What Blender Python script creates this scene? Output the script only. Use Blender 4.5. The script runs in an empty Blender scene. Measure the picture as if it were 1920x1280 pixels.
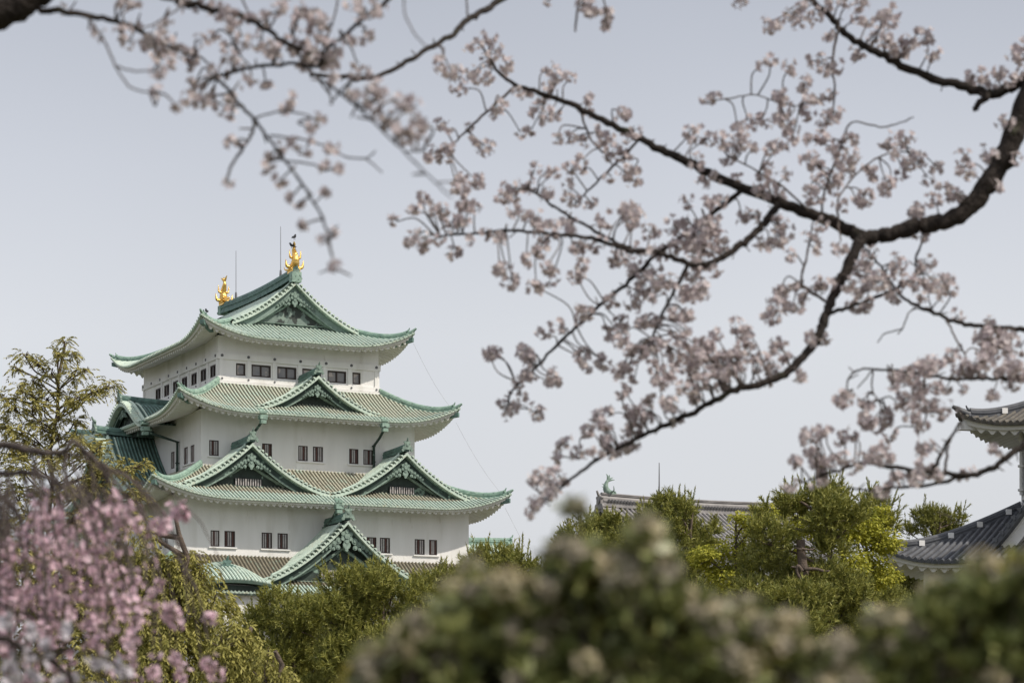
import bpy, math, numpy as np
C = bpy.context.scene.collection
S = bpy.context.scene
# ------------------------------------------------------------------ camera, sky, sun
FPX, YH, CAMH = 4300.0, 1383.0, 1.6          # focal length and horizon row in photo pixels
cam_d = bpy.data.cameras.new("camera"); cam = bpy.data.objects.new("camera", cam_d); C.objects.link(cam)
cam.location = (0, 0, CAMH); cam.rotation_euler = (math.pi/2, 0, 0)
cam_d.sensor_width = 36; cam_d.lens = FPX/1920*36
cam_d.shift_y = (YH-640)/1920
cam_d.clip_start = 0.05; cam_d.clip_end = 6000
cam_d.dof.use_dof = True; cam_d.dof.focus_distance = 210; cam_d.dof.aperture_fstop = 4.3
S.camera = cam
SUN_AZ = math.atan2(.892, -.452); SUN_EL = math.radians(48)
w = bpy.data.worlds.new("World"); S.world = w; w.use_nodes = True
nt = w.node_tree; bg = nt.nodes['Background']
sky = nt.nodes.new('ShaderNodeTexSky'); sky.sky_type = 'NISHITA'; sky.sun_disc = False
sky.sun_elevation = SUN_EL; sky.sun_rotation = SUN_AZ; sky.dust_density = 4; sky.air_density = 1.0
mixs = nt.nodes.new('ShaderNodeMix'); mixs.data_type = 'RGBA'
mixs.inputs[0].default_value = .8
nt.links.new(sky.outputs[0], mixs.inputs[6])
tc = nt.nodes.new('ShaderNodeTexCoord'); sep = nt.nodes.new('ShaderNodeSeparateXYZ')
nt.links.new(tc.outputs['Generated'], sep.inputs[0])
ramp = nt.nodes.new('ShaderNodeValToRGB')      # thin overcast: pale near the horizon, greyer overhead
r = ramp.color_ramp; r.elements[0].position = .0; r.elements[0].color = (.62, .64, .68, 1)
r.elements[1].position = 1; r.elements[1].color = (.68, .70, .74, 1)
for p, c in ((.10, (.70, .71, .74, 1)), (.17, (.71, .722, .752, 1)), (.24, (.615, .632, .68, 1)), (.33, (.46, .48, .535, 1)), (.62, (.60, .62, .67, 1))):
    e = r.elements.new(p); e.color = c
nt.links.new(sep.outputs['Z'], ramp.inputs[0])
cn = nt.nodes.new('ShaderNodeTexNoise'); cn.inputs['Scale'].default_value = 3.0; cn.inputs['Detail'].default_value = 2
nt.links.new(tc.outputs['Generated'], cn.inputs['Vector'])
cm = nt.nodes.new('ShaderNodeMapRange'); cm.inputs[3].default_value = 1.0*10; cm.inputs[4].default_value = 1.24*10
nt.links.new(cn.outputs[0], cm.inputs[0])
sc_ = nt.nodes.new('ShaderNodeVectorMath'); sc_.operation = 'SCALE'
nt.links.new(ramp.outputs[0], sc_.inputs[0]); nt.links.new(cm.outputs[0], sc_.inputs['Scale'])
nt.links.new(sc_.outputs[0], mixs.inputs[7]); nt.links.new(mixs.outputs[2], bg.inputs[0])
bg.inputs[1].default_value = .1
sun_d = bpy.data.lights.new("sun", 'SUN'); sun_d.energy = 3.3; sun_d.angle = math.radians(.8); sun_d.color = (1, .92, .80)
sun = bpy.data.objects.new("sun", sun_d); C.objects.link(sun)
sun.rotation_euler = (math.pi/2-SUN_EL, 0, math.atan2(.892, .452)); sun.location = (60, -30, 80)
S.view_settings.view_transform = 'Standard'; S.view_settings.look = 'None'
S.view_settings.exposure = .05; S.view_settings.gamma = 1
S.cycles.use_denoising = True; S.cycles.max_bounces = 6; S.cycles.diffuse_bounces = 3; S.cycles.transmission_bounces = 4
S.cycles.transparent_max_bounces = 4; S.cycles.caustics_reflective = False; S.cycles.caustics_refractive = False
S.cycles.sample_clamp_indirect = 4

def P(px, py, d):
    return np.array([(px-960)/FPX*d, d, CAMH+(YH-py)/FPX*d])

# ------------------------------------------------------------------ mesh builder
class MB:
    def __init__(s): s.v = []; s.f = []; s.n = 0
    def add(s, V, F, m=0, smooth=False):
        V = np.asarray(V, float).reshape(-1, 3); F = np.asarray(F, int)
        if len(F) == 0: return
        s.v.append(V); s.f.append((F+s.n, m, smooth)); s.n += len(V)
    def grid(s, G, m=0, smooth=True, closed=False):
        G = np.asarray(G, float); a, b = G.shape[:2]
        idx = np.arange(a*b).reshape(a, b)
        if closed: idx = np.concatenate([idx, idx[:, :1]], 1)
        F = np.stack([idx[:-1, :-1], idx[1:, :-1], idx[1:, 1:], idx[:-1, 1:]], -1).reshape(-1, 4)
        s.add(G, F, m, smooth)
    def box(s, c, ax, ay, az, m=0):
        c, ax, ay, az = (np.asarray(k, float) for k in (c, ax, ay, az))
        V = [c+i*ax+j*ay+k*az for i in (-1, 1) for j in (-1, 1) for k in (-1, 1)]
        s.add(V, [[0, 1, 3, 2], [4, 6, 7, 5], [0, 4, 5, 1], [2, 3, 7, 6], [0, 2, 6, 4], [1, 5, 7, 3]], m)
    def tube(s, path, rad, n=6, m=0, caps=True):
        path = np.asarray(path, float); T = len(path); rad = np.broadcast_to(np.asarray(rad, float), (T,))
        t = np.gradient(path, axis=0); t /= np.linalg.norm(t, axis=1)[:, None]+1e-9
        ref = np.array([.13, .21, .97]) if abs(t[0, 2]) < .9 else np.array([.95, .2, .1])
        a = np.cross(t, ref); a /= np.linalg.norm(a, axis=1)[:, None]+1e-9; b = np.cross(t, a)
        ph = np.linspace(0, 2*np.pi, n, endpoint=False)
        G = path[:, None]+rad[:, None, None]*(np.cos(ph)[None, :, None]*a[:, None]+np.sin(ph)[None, :, None]*b[:, None])
        s.grid(G, m, True, True)
        if caps and rad[-1] > .002:
            s.add(G[-1], [list(range(n))], m); s.add(G[0], [list(range(n))[::-1]], m)
    def disc(s, c, n, r, th, m=0, k=10):
        n = np.asarray(n, float); n /= np.linalg.norm(n); c = np.asarray(c, float)
        s.tube([c-n*th/2, c+n*th/2], r, k, m)
    def ball(s, c, rx, ry, rz, m=0, k=8):
        th = np.linspace(0, np.pi, k//2+2); ph = np.linspace(0, 2*np.pi, k, endpoint=False)
        G = np.stack([np.sin(th)[:, None]*np.cos(ph), np.sin(th)[:, None]*np.sin(ph), np.cos(th)[:, None]+0*ph], -1)
        s.grid(np.asarray(c)+G*np.array([rx, ry, rz]), m, True, True)
    def build(s, name, mats, parent=None, dz=0.0):
        me = bpy.data.meshes.new(name)
        V = np.concatenate(s.v) if s.v else np.zeros((0, 3)); V = V+np.array([0, 0, dz])
        me.vertices.add(len(V)); me.vertices.foreach_set('co', V.astype(np.float32).ravel())
        lt = np.concatenate([np.full(len(F), F.shape[1]) for F, _, _ in s.f])
        li = np.concatenate([F.ravel() for F, _, _ in s.f])
        me.loops.add(len(li)); me.loops.foreach_set('vertex_index', li.astype(np.int32))
        me.polygons.add(len(lt)); st = np.concatenate([[0], np.cumsum(lt)[:-1]])
        me.polygons.foreach_set('loop_start', st.astype(np.int32))
        me.polygons.foreach_set('material_index', np.concatenate([np.full(len(F), m) for F, m, _ in s.f]).astype(np.int32))
        me.polygons.foreach_set('use_smooth', np.concatenate([np.full(len(F), q) for F, _, q in s.f]))
        for mm in (mats if isinstance(mats, (list, tuple)) else [mats]): me.materials.append(mm)
        me.update(calc_edges=True)
        o = bpy.data.objects.new(name, me); C.objects.link(o)
        if parent: o.parent = parent
        return o

def tag(o, label=None, cat=None, group=None, kind=None):
    for k, x in (('label', label), ('category', cat), ('group', group), ('kind', kind)):
        if x: o[k] = x
    return o
def empty(name, loc, rz, label, cat, group=None):
    o = bpy.data.objects.new(name, None); C.objects.link(o); o.location = loc; o.rotation_euler = (0, 0, rz)
    o.empty_display_size = .5
    return tag(o, label, cat, group)
def spline(pts, k=6):
    p = np.asarray(pts, float)
    if len(p) < 3: return np.linspace(p[0], p[-1], k+1)
    q = np.concatenate([[2*p[0]-p[1]], p, [2*p[-1]-p[-2]]]); out = []
    for i in range(len(p)-1):
        a, b, c, d = q[i:i+4]
        for t in np.arange(k)/k:
            out.append(.5*(2*b+(c-a)*t+(2*a-5*b+4*c-d)*t*t+(3*b-a-3*c+d)*t**3))
    out.append(p[-1]); return np.array(out)

# ------------------------------------------------------------------ materials
def mat(name, c1, c2, scale=3.0, rough=.7, c3=None, s3=1.0, th=.55, c4=None, s4=5.0, th4=.6, metal=0, bump=0, island=False, trans=0, detail=4, wid=.15, stretch=None, spec=.3):
    m = bpy.data.materials.new(name); m.use_nodes = True; t = m.node_tree; N = t.nodes; L = t.links
    b = N['Principled BSDF']; b.inputs['Roughness'].default_value = rough; b.inputs['Metallic'].default_value = metal
    b.inputs['Specular IOR Level'].default_value = spec
    co = N.new('ShaderNodeTexCoord'); vec = co.outputs['Object']
    if stretch:
        mp = N.new('ShaderNodeMapping'); mp.inputs['Scale'].default_value = stretch; L.new(vec, mp.inputs[0]); vec = mp.outputs[0]
    def noise(sc, d=detail):
        n = N.new('ShaderNodeTexNoise'); n.inputs['Scale'].default_value = sc; n.inputs['Detail'].default_value = d
        L.new(vec, n.inputs['Vector']); return n.outputs[0]
    def mix(f, a, bb):
        x = N.new('ShaderNodeMix'); x.data_type = 'RGBA'; L.new(f, x.inputs[0])
        for k, q in ((6, a), (7, bb)):
            if isinstance(q, tuple): x.inputs[k].default_value = (*q, 1)
            else: L.new(q, x.inputs[k])
        return x.outputs[2]
    def rmp(f, lo, hi):
        x = N.new('ShaderNodeMapRange'); x.inputs[1].default_value = lo; x.inputs[2].default_value = hi; L.new(f, x.inputs[0]); return x.outputs[0]
    if island:
        g = N.new('ShaderNodeNewGeometry'); f = g.outputs['Random Per Island']
        a = N.new('ShaderNodeMath'); a.operation = 'ADD'; L.new(f, a.inputs[0]); L.new(noise(scale), a.inputs[1])
        f = rmp(a.outputs[0], .35, 1.25)
    else: f = rmp(noise(scale), .3, .7)
    col = mix(f, c1, c2)
    if c3: col = mix(rmp(noise(s3), th, th+wid), col, c3)
    if c4: col = mix(rmp(noise(s4, 6), th4, th4+.12), col, c4)
    L.new(col, b.inputs['Base Color'])
    if bump:
        bp = N.new('ShaderNodeBump'); bp.inputs['Strength'].default_value = bump; bp.inputs['Distance'].default_value = .05
        L.new(noise(scale*6), bp.inputs['Height']); L.new(bp.outputs[0], b.inputs['Normal'])
    if trans:
        tr = N.new('ShaderNodeBsdfTranslucent'); L.new(col, tr.inputs[0])
        ms = N.new('ShaderNodeMixShader'); ms.inputs[0].default_value = trans
        L.new(b.outputs[0], ms.inputs[1]); L.new(tr.outputs[0], ms.inputs[2]); L.new(ms.outputs[0], N['Material Output'].inputs[0])
    return m
M_COP = mat('green_copper_patina', (.60, .70, .61), (.46, .57, .49), .9, .6, (.56, .57, .45), 2.3, .58, bump=.15, c4=(.13, .18, .15), s4=3.5, th4=.60)
M_CGP = mat('dark_copper_channel', (.05, .085, .07), (.09, .135, .11), 1.3, .65, (.07, .075, .06), 1.0, .6)  # shade between the tile rows put into the colour
M_TGP = mat('brown_copper_channel', (.07, .062, .045), (.10, .09, .065), 1.3, .65)  # same in-between shade, put into brown copper
M_TAN = mat('tan_weathered_copper', (.54, .52, .41), (.43, .42, .33), 1.3, .65, (.45, .54, .44), .8, .56, bump=.15, c4=(.15, .13, .09), s4=4, th4=.60)
M_MIX = mat('half_weathered_copper', (.58, .60, .49), (.48, .52, .42), 1.2, .65, (.50, .60, .50), .6, .48, bump=.15, c4=(.17, .17, .12), s4=4, th4=.60)
M_BRN = mat('brown_copper', (.30, .27, .20), (.20, .185, .145), 1.5, .65, (.25, .36, .29), 1.0, .6)
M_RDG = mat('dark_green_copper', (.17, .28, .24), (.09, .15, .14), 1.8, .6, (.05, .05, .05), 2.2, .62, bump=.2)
M_HIP = mat('ridge_copper', (.34, .47, .39), (.20, .31, .26), 2.2, .6, (.46, .57, .49), 3.0, .6, bump=.2, c4=(.07, .10, .085), s4=4, th4=.58)
M_GWL = mat('shade_dark_weathered_copper', (.055, .078, .066), (.032, .042, .038), 1.6, .65, (.24, .34, .28), 1.1, .60, bump=.3, wid=.05)  # shadow of the gable recess is put into the dark base; patches are verdigris
M_GBD = mat('barge_board_copper', (.05, .085, .07), (.03, .046, .04), 1.2, .6, (.25, .36, .30), 1.6, .60, wid=.1)  # base darkened to hold the shadow under the verge tiles
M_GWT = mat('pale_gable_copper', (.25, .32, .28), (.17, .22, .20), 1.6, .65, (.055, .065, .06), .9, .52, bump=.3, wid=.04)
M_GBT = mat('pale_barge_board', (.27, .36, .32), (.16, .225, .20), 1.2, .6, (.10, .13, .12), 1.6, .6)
M_ORN = mat('carved_copper', (.30, .40, .34), (.15, .21, .18), 4, .6, bump=.2)
M_PLA = mat('white_plaster', (.88, .87, .86), (.81, .80, .785), .9, .85, (.66, .645, .605), .5, .56, stretch=(1, 1, .20), wid=.2, spec=.2, c4=(.62, .60, .56), s4=2.6, th4=.66)
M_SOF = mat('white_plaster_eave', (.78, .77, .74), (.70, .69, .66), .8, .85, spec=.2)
M_DRK = mat('dark_interior', (.012, .011, .012), (.02, .018, .018), 1, .6)
M_WFR = mat('brown_window_frame', (.055, .035, .03), (.035, .025, .022), 3, .5)
M_GLS = mat('window_glass', (.16, .165, .18), (.24, .22, .21), .9, .12, (.42, .36, .32), .55, .56, spec=.6, wid=.03)
M_BAR = mat('pale_lattice_bar', (.50, .48, .47), (.36, .33, .33), 2.0, .7)
M_RED = mat('brown_lattice_bar', (.13, .06, .05), (.09, .05, .045), 2.0, .6)
M_GLD = mat('gold_leaf', (1.0, .70, .24), (.95, .56, .14), 3, .25, metal=1, bump=.7, c3=(.5, .26, .06), s3=5, th=.6)
M_BLK = mat('black_feathers', (.012, .012, .014), (.02, .02, .024), 5, .5)
M_MET = mat('grey_metal', (.16, .16, .17), (.10, .10, .11), 3, .5)
M_STO = mat('castle_stone', (.30, .28, .25), (.18, .17, .155), .6, .9, bump=.5)
M_TIL = mat('grey_roof_tile', (.13, .135, .15), (.075, .08, .09), 1.6, .5, (.20, .205, .22), 2.5, .6, bump=.2)
M_TLL = mat('pale_grey_roof_tile', (.34, .325, .32), (.22, .21, .21), 1.4, .55, (.40, .385, .37), 2.0, .6, bump=.2)
M_TWM = mat('sunlit_warm_roof_tile', (.16, .145, .12), (.075, .07, .065), 2.5, .6, (.09, .085, .08), 3, .6, bump=.2)  # warm cast of sunlight on the upper roof put into the tile colour
M_WIR = mat('pale_cable', (.42, .43, .44), (.36, .37, .38), 3, .5)
M_GAP = mat('shadowed_flat_tile', (.10, .10, .105), (.06, .06, .065), 1.4, .7)
M_BRK = mat('cherry_bark', (.040, .031, .027), (.020, .016, .014), 9, .9, bump=.6, c3=(.07, .075, .045), s3=6, th=.62)
M_BRG = mat('grey_cherry_bark', (.15, .125, .115), (.07, .055, .05), 7, .9, bump=.5)
M_PBK = mat('pine_bark', (.20, .155, .125), (.085, .066, .055), 4, .95, bump=.8)
M_PET = mat('pale_cherry_petal', (.86, .79, .785), (.52, .45, .47), 5, .7, island=True, trans=.36, spec=.1)  # bright end of the random mix imitates sunlit petals
M_PWH = mat('white_cherry_petal', (.74, .70, .74), (.58, .54, .59), 3, .7, island=True, trans=.28, spec=.1)
M_PNK = mat('pink_cherry_petal', (.93, .75, .81), (.72, .50, .59), 3, .7, island=True, trans=.30, spec=.1)
M_STK = mat('red_brown_stalk', (.13, .075, .055), (.09, .08, .035), 8, .7, island=True)
M_PIN = mat('pine_needles', (.085, .115, .028), (.36, .35, .09), 2.6, .5, island=True, trans=.12, spec=.25)
M_CAN = mat('pale_pine_shoot', (.26, .24, .07), (.20, .17, .055), 2, .6, island=True)
M_CYP = mat('olive_cypress_leaves', (.19, .185, .05), (.40, .36, .12), 2.2, .6, island=True, trans=.15, spec=.2)
M_GOL = mat('golden_cypress_leaves', (.17, .17, .04), (.36, .33, .095), 2.2, .6, island=True, trans=.18, spec=.2)
M_MAP = mat('yellow_green_leaves', (.24, .27, .04), (.48, .46, .07), 2.5, .6, island=True, trans=.3, spec=.2)
M_SHR = mat('dark_evergreen_leaves', (.085, .11, .034), (.25, .265, .10), 6, .4, island=True, trans=.08, spec=.4)
M_SHY = mat('young_yellow_leaves', (.16, .16, .02), (.25, .20, .025), 6, .5, island=True, trans=.2)
M_CRM = mat('cream_blossom', (.70, .60, .42), (.46, .41, .28), 6, .7, island=True, trans=.2, spec=.1)
M_CRG = mat('grey_cream_blossom', (.46, .41, .32), (.30, .27, .21), 6, .7, island=True, trans=.2, spec=.1)
M_GRD = mat('mossy_ground', (.07, .075, .03), (.11, .095, .05), .3, .95)
# ------------------------------------------------------------------ roofs
class Side:
    """One side of a hip roof: u runs along the eave, b outward from the building's centre."""
    def __init__(s, kind): s.k = kind
    def __call__(s, u, b, z):
        u, b, z = np.broadcast_arrays(np.asarray(u, float), np.asarray(b, float), np.asarray(z, float))
        return np.stack({'front': (u, -b, z), 'right': (b, u, z), 'back': (-u, b, z), 'left': (-b, -u, z)}[s.k], -1)
    def vec(s, u, b, z): return s(u, b, z)

def ribs(mb, paths, side, r, m=0, cap=True, nphi=5):
    """half-round tile rows: paths (K,T,3), cross-section spans the side vector (3,)"""
    p = np.asarray(paths, float); t = np.gradient(p, axis=1); t /= np.linalg.norm(t, axis=2)[..., None]+1e-9
    a = np.broadcast_to(np.asarray(side, float), p.shape); n = np.cross(t, a); n *= np.where(n[..., 2:3] < 0, -1, 1)
    n /= np.linalg.norm(n, axis=2)[..., None]+1e-9
    ph = np.linspace(0, np.pi, nphi)
    G = p[:, :, None]+r*(np.cos(ph)[:, None]*a[:, :, None]+1.15*np.sin(ph)[:, None]*n[:, :, None])
    K, T, Q = G.shape[:3]
    idx = np.arange(K*T*Q).reshape(K, T, Q)
    F = np.stack([idx[:, :-1, :-1], idx[:, 1:, :-1], idx[:, 1:, 1:], idx[:, :-1, 1:]], -1).reshape(-1, 4)
    mb.add(G, F, m, True)
    if cap: mb.add(G[:, -1], np.arange(K*Q).reshape(K, Q), m)

PROF = [(-.5, 0), (-.5, .22), (-.40, .24), (-.40, .42), (-.5, .44), (-.5, .56), (-.36, .60), (-.36, .76), (-.22, .94), (0, 1.0)]
PROF = PROF+[(-x, y) for x, y in PROF[-2::-1]]
def sweep(mb, path, side, wd, h, m=0, cap=True):
    """ridge of stacked tiles along a path; side is the horizontal cross direction"""
    p = np.asarray(path, float); a = np.broadcast_to(np.asarray(side, float), p.shape)
    wd = np.broadcast_to(np.asarray(wd, float), (len(p),)); h = np.broadcast_to(np.asarray(h, float), (len(p),))
    q = np.array(PROF)
    G = p[:, None]+q[None, :, 0, None]*wd[:, None, None]*a[:, None]+q[None, :, 1, None]*h[:, None, None]*np.array([0, 0, 1.])
    mb.grid(G, m, False)
    if cap:
        k = len(q); mb.add(G[-1], [list(range(k))], m); mb.add(G[0], [list(range(k))[::-1]], m)

def onigawara(mb, c, out, lat, s=1.0, m=0, spike=True):
    """ridge-end ornament: arched plate with boss, scrolls and a finial tube"""
    c, out, lat = (np.asarray(k, float) for k in (c, out, lat)); up = np.array([0, 0, 1.])
    mb.box(c+up*.32*s, lat*.30*s, out*.10*s, up*.32*s, m)
    mb.disc(c+up*.66*s, out, .30*s, .2*s, m)
    mb.disc(c+up*.50*s+out*.08*s, out, .17*s, .16*s, m)
    for q in (-1, 1):
        mb.disc(c+lat*q*.36*s+up*.16*s, out, .20*s, .18*s, m)
        mb.disc(c+lat*q*.52*s-up*.08*s, out, .15*s, .16*s, m)
        mb.disc(c+lat*q*.30*s+up*.78*s, out, .10*s, .16*s, m)
    if spike:
        mb.tube([c+up*.85*s-out*.1*s, c+up*1.0*s+out*.12*s, c+up*1.25*s+out*.22*s], [.12*s, .10*s, .07*s], 7, m)

class Roof:
    def __init__(s, Uin, Vin, o, zi, drop, lift=1.7, L=8.0, k=.25, zf=None):
        s.Uin, s.Vin, s.o, s.zi, s.drop, s.lift, s.L, s.k, s.zf = Uin, Vin, o, zi, drop, lift, L, k, zf
    def dims(s, kind): return (s.Uin, s.Vin) if kind in ('front', 'back') else (s.Vin, s.Uin)
    def z(s, kind, u, wv):
        Ui, _ = s.dims(kind); t = np.asarray(wv, float)/s.o
        base = s.zf(np.asarray(wv, float)) if s.zf else s.zi-s.drop*((1+s.k)*t-s.k*t*t)
        g = np.maximum(0, 1-(Ui+s.o-np.abs(u))/s.L)**2.3*np.clip(t, 0, 1.2)**1.6
        return base+s.lift*g
    def tiles(s, mb, kind, rib=.36, r=.092, m=0, m_in=None, split=.72, T=9, gap=None, mgap=None, mgap_in=None, wmin=0.0):
        sd = Side(kind); Ui, Bi = s.dims(kind); Uo = Ui+s.o
        n = int(round(2*Uo/rib)); us = (np.arange(n)+.5)/n*2*Uo-Uo
        def cols(uu, a, b, T):
            w0 = np.maximum(a, np.abs(uu)-Ui); ok = w0 < b-.03; uu = uu[ok]; w0 = w0[ok]
            W = w0[:, None]+(b-w0)[:, None]*np.linspace(0, 1, T); U = np.repeat(uu[:, None], T, 1)
            return U, W
        ue = np.linspace(-Uo, Uo, n//3+1)
        zones = [(wmin, s.o, m, mgap if mgap is not None else m)] if m_in is None else [(wmin, s.o*split, m_in, mgap_in), (s.o*split, s.o, m, mgap)]
        for a, b, mm, mg in zones:
            U, W = cols(ue*.9999, a, b, T); mb.grid(sd(U, Bi+W, s.z(kind, U, W)), mg, True)
            U, W = cols(us, a, b, T)
            ribs(mb, sd(U, Bi+W, s.z(kind, U, W)+.02), sd.vec(1, 0, 0), r, mm)
        # round end tiles and the tile edge
        U = ue*.9999; zz = s.z(kind, U, s.o+0*U)
        mb.grid(np.stack([sd(U, Bi+s.o+.01, zz+.02), sd(U, Bi+s.o+.01, zz-.13), sd(U, Bi+s.o-.3, zz-.13)], 1), m, False)
        p = sd(us, Bi+s.o, s.z(kind, us, s.o+0*us)+.0)
        for q in p: mb.disc(q, sd.vec(0, 1, -.2), r*1.25, .12, m, 7)
    def eave(s, mb, kind, wall, wave=.60, amp=.15, m=0):
        sd = Side(kind); Ui, Bi = s.dims(kind); Uo = Ui+s.o; off = .26
        n = int(2*Uo/(wave/8)); us = np.linspace(-Uo+off, Uo-off, n)
        cl = lambda d: np.clip(us, -(Uo-d), Uo-d)
        zz = lambda d, dz: s.z(kind, cl(d), s.o-d+0*us)+dz
        wv = amp*np.sin(2*np.pi*us/wave)
        rows = [sd(cl(.22), Bi+s.o-.22, zz(.22, -.10)), sd(cl(off), Bi+s.o-off, zz(off, -.42)), sd(cl(.44), Bi+s.o-.44, zz(.44, -.42)),
                sd(cl(.46), Bi+s.o-.46, zz(.46, -.62)+wv)]
        mb.grid(np.stack(rows, 1), m, False)
        wl = s.o-wall
        W0 = np.maximum(wl-.05, np.abs(us)-Ui); W1 = np.full(len(us), s.o-.46); W0 = np.minimum(W0, W1)
        W = W0[:, None]+(W1-W0)[:, None]*np.linspace(0, 1, 4); U = np.repeat(us[:, None], 4, 1)
        Z = s.z(kind, U, W)
        lin = (s.z(kind, U, s.o-.46+0*U)-.62)+(W1[:, None]-W)*.30     # soffit rises gently to the wall
        mb.grid(sd(U, Bi+W, np.minimum(lin, Z-.2)+wv[:, None]), m, True)
    def hip(s, su, sv, wd=.55, h=.6, m=0, w0=0.0, end=.55, orn=.9, tip=True, mb=None):
        mb = mb or MB(); T = 14; W = np.linspace(w0, s.o-end, T)
        z = s.z('front', s.Uin+W, W)
        p = np.stack([su*(s.Uin+W), sv*(s.Vin+W), z-.05], -1)
        lat = np.array([su*.7071, -sv*.7071, 0.]); out = np.array([su*.7071, sv*.7071, 0.])
        sweep(mb, p, lat, wd, h, m)
        onigawara(mb, p[-1]+out*.1+np.array([0, 0, -.02]), out, lat, orn*.75, m)
        if tip:
            W = np.linspace(s.o-end, s.o+.12, 5); z = s.z('front', s.Uin+W, W)
            q = np.stack([su*(s.Uin+W), sv*(s.Vin+W), z+.10+np.linspace(0, .18, 5)], -1); mb.tube(q, [.2, .2, .18, .15, .09], 7, m)
        return mb
    def corner_beam(s, mb, su, sv, m=0):
        W = np.array([s.o-1.6, s.o-.12]); z = s.z('front', s.Uin+W, W)-.62
        q = np.stack([su*(s.Uin+W), sv*(s.Vin+W), z], -1); d = q[1]-q[0]
        mb.box(q.mean(0), d/2, np.array([su*.7071, -sv*.7071, 0])*.2, np.array([0, 0, .2]), m)

def gable(keep, sd, uc, bf, bb, za, zb, hw, mats, dz, label=None, window=None, h=None, kind='gable', vw=.95, ridge=(.5, .75), orn=1.0, bh=.95,
          inner=1.4, rib=.36, both=False, plaster=False, lift=0.35, kara=False, gapm=None):
    gapm = gapm or M_CGP
    """A dormer or end gable: tiled slopes, verge tiles, barge boards, carved pendant, recessed face."""
    if h is None:
        if kara: h = lambda s: .5*(1+np.cos(np.pi*np.minimum(s, 1)))*.9+.1*(1-s)+.16*np.maximum(0, s-.8)
        else: h = lambda s: (1-s)*(1-.60*s)+lift*np.maximum(0, s-.78)**2
    Z = lambda s: zb+(za-zb)*h(np.abs(s))
    mt, mv, mr, mg, mbd, mo = mats          # tiles, verge tiles, ridge, gable face, barge board, carving
    lat = sd.vec(1, 0, 0); out = sd.vec(0, 1, 0); up = np.array([0, 0, 1.])
    mb = MB(); sg = np.linspace(-1, 1, 41)
    mb.grid(sd(uc+sg[:, None]*hw, np.array([[bb, bf]]), Z(sg)[:, None]), 2, True)
    # tile rows down both slopes
    for q in (-1, 1):
        ss = q*np.linspace(.02, 1, 13)
        nb = max(2, int((bf-vw-bb)/rib)); bs = bb+(np.arange(nb)+.5)/nb*(bf-vw-bb)
        U = np.repeat((uc+ss*hw)[None], nb, 0); B = np.repeat(bs[:, None], 13, 1)
        ribs(mb, sd(U, B, Z(ss)[None]+.02), out, .09, 0)
        # verge: short tiles pointing outward
        fine = np.linspace(.05, 1, 200); arc = np.concatenate([[0], np.cumsum(np.hypot(np.diff(fine*hw), np.diff(Z(fine))))])
        k = int(arc[-1]/.46); sv = q*np.interp((np.arange(k)+.5)/k*arc[-1], arc, fine)
        for b0, b1 in ([(bf-vw, bf+.08)] if not both else [(bf-vw, bf+.08), (bb+vw, bb-.08)]):
            Bv = np.linspace(b0, b1, 4)
            tn = np.stack([hw*np.ones(k)*q, 0*sv, (Z(sv+q*.01)-Z(sv-q*.01))/.02*q], -1)
            pth = sd(np.repeat((uc+sv*hw)[:, None], 4, 1), Bv[None], Z(sv)[:, None]+.10)
            tv = tn/np.linalg.norm(tn, axis=1)[:, None]
            for j in range(k):
                ribs(mb, pth[j:j+1], sd.vec(tv[j, 0], 0, tv[j, 2]), .16, 1)
        # two slim ridges lying along the verge
        for bo, ww, hh, e in ((bf-vw-.28, .36, .40, .80), (bf-vw-.95, .22, .22, .74)):
            if bo-bb < .6: continue
            s2 = q*np.linspace(.04, e, 14); pth = sd(uc+s2*hw, bo, Z(s2)-.02)
            sweep(mb, pth, out, ww, hh, 1)
            if ww > .3: onigawara(mb, pth[-1], lat*q, out, .42, 1, False)
    # tile edge under the verge
    s4 = np.linspace(-1, 1, 61)
    for b0, d_ in ([(bf, 1)] if not both else [(bf, 1), (bb, -1)]):
        mb.grid(np.stack([sd(uc+s4*hw, b0, Z(s4)+.03), sd(uc+s4*hw, b0, Z(s4)-.26), sd(uc+s4*hw, b0-d_*1.1, Z(s4)-.26)], 1), 1, False)
    g = mb.build(kind, [mt, mv, gapm], keep, dz)
    if label: g['label'] = label
    rb = MB(); T = 12; bl = np.linspace(bb, bf-.05, T)
    sag = .35*(2*(bl-bb)/(bf-bb)-1)**2 if both else .25*np.linspace(0, 1, T)**2
    sweep(rb, sd(uc, bl, za-.1+sag), lat, ridge[0], ridge[1], 0)
    for b0, d_ in ([(bf, 1)] if not both else [(bf, 1), (bb, -1)]):
        onigawara(rb, sd(uc, b0, za+.05+sag[-1]), out*d_, lat, orn, 1)
    rb.build('ridge', [mr, mo], g, dz)
    # barge boards following the verge
    s5 = np.linspace(-.97, .97, 61)
    hh = bh*(1.05-.35*np.abs(s5)); zt = Z(s5)-.25; zl = np.maximum(zt-hh, zb-.25)
    zt = np.maximum(zt, zl+.02)
    for b0, d_ in ([(bf-.5, 1)] if not both else [(bf-.5, 1), (bb+.5, -1)]):
        bd = MB()
        bd.grid(np.stack([sd(uc+s5*hw, b0, zt), sd(uc+s5*hw, b0, zl), sd(uc+s5*hw, b0-d_*.3, zl)], 1), 0, False)
        for f0, f1 in ((.0, .16), (.80, 1.0)):
            a = zt-(zt-zl)*f0; b = zt-(zt-zl)*f1
            bd.grid(np.stack([sd(uc+s5*hw, b0+d_*.05, a), sd(uc+s5*hw, b0+d_*.05, b), sd(uc+s5*hw, b0, b)], 1), 1, False)
        bd.build('barge_board', [mbd, mo if not plaster else mbd], g, dz)
    # recessed face with inner frame, sill and carving
    fc = MB(); s6 = np.linspace(-.96, .96, 49); bw = bf-inner
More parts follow.
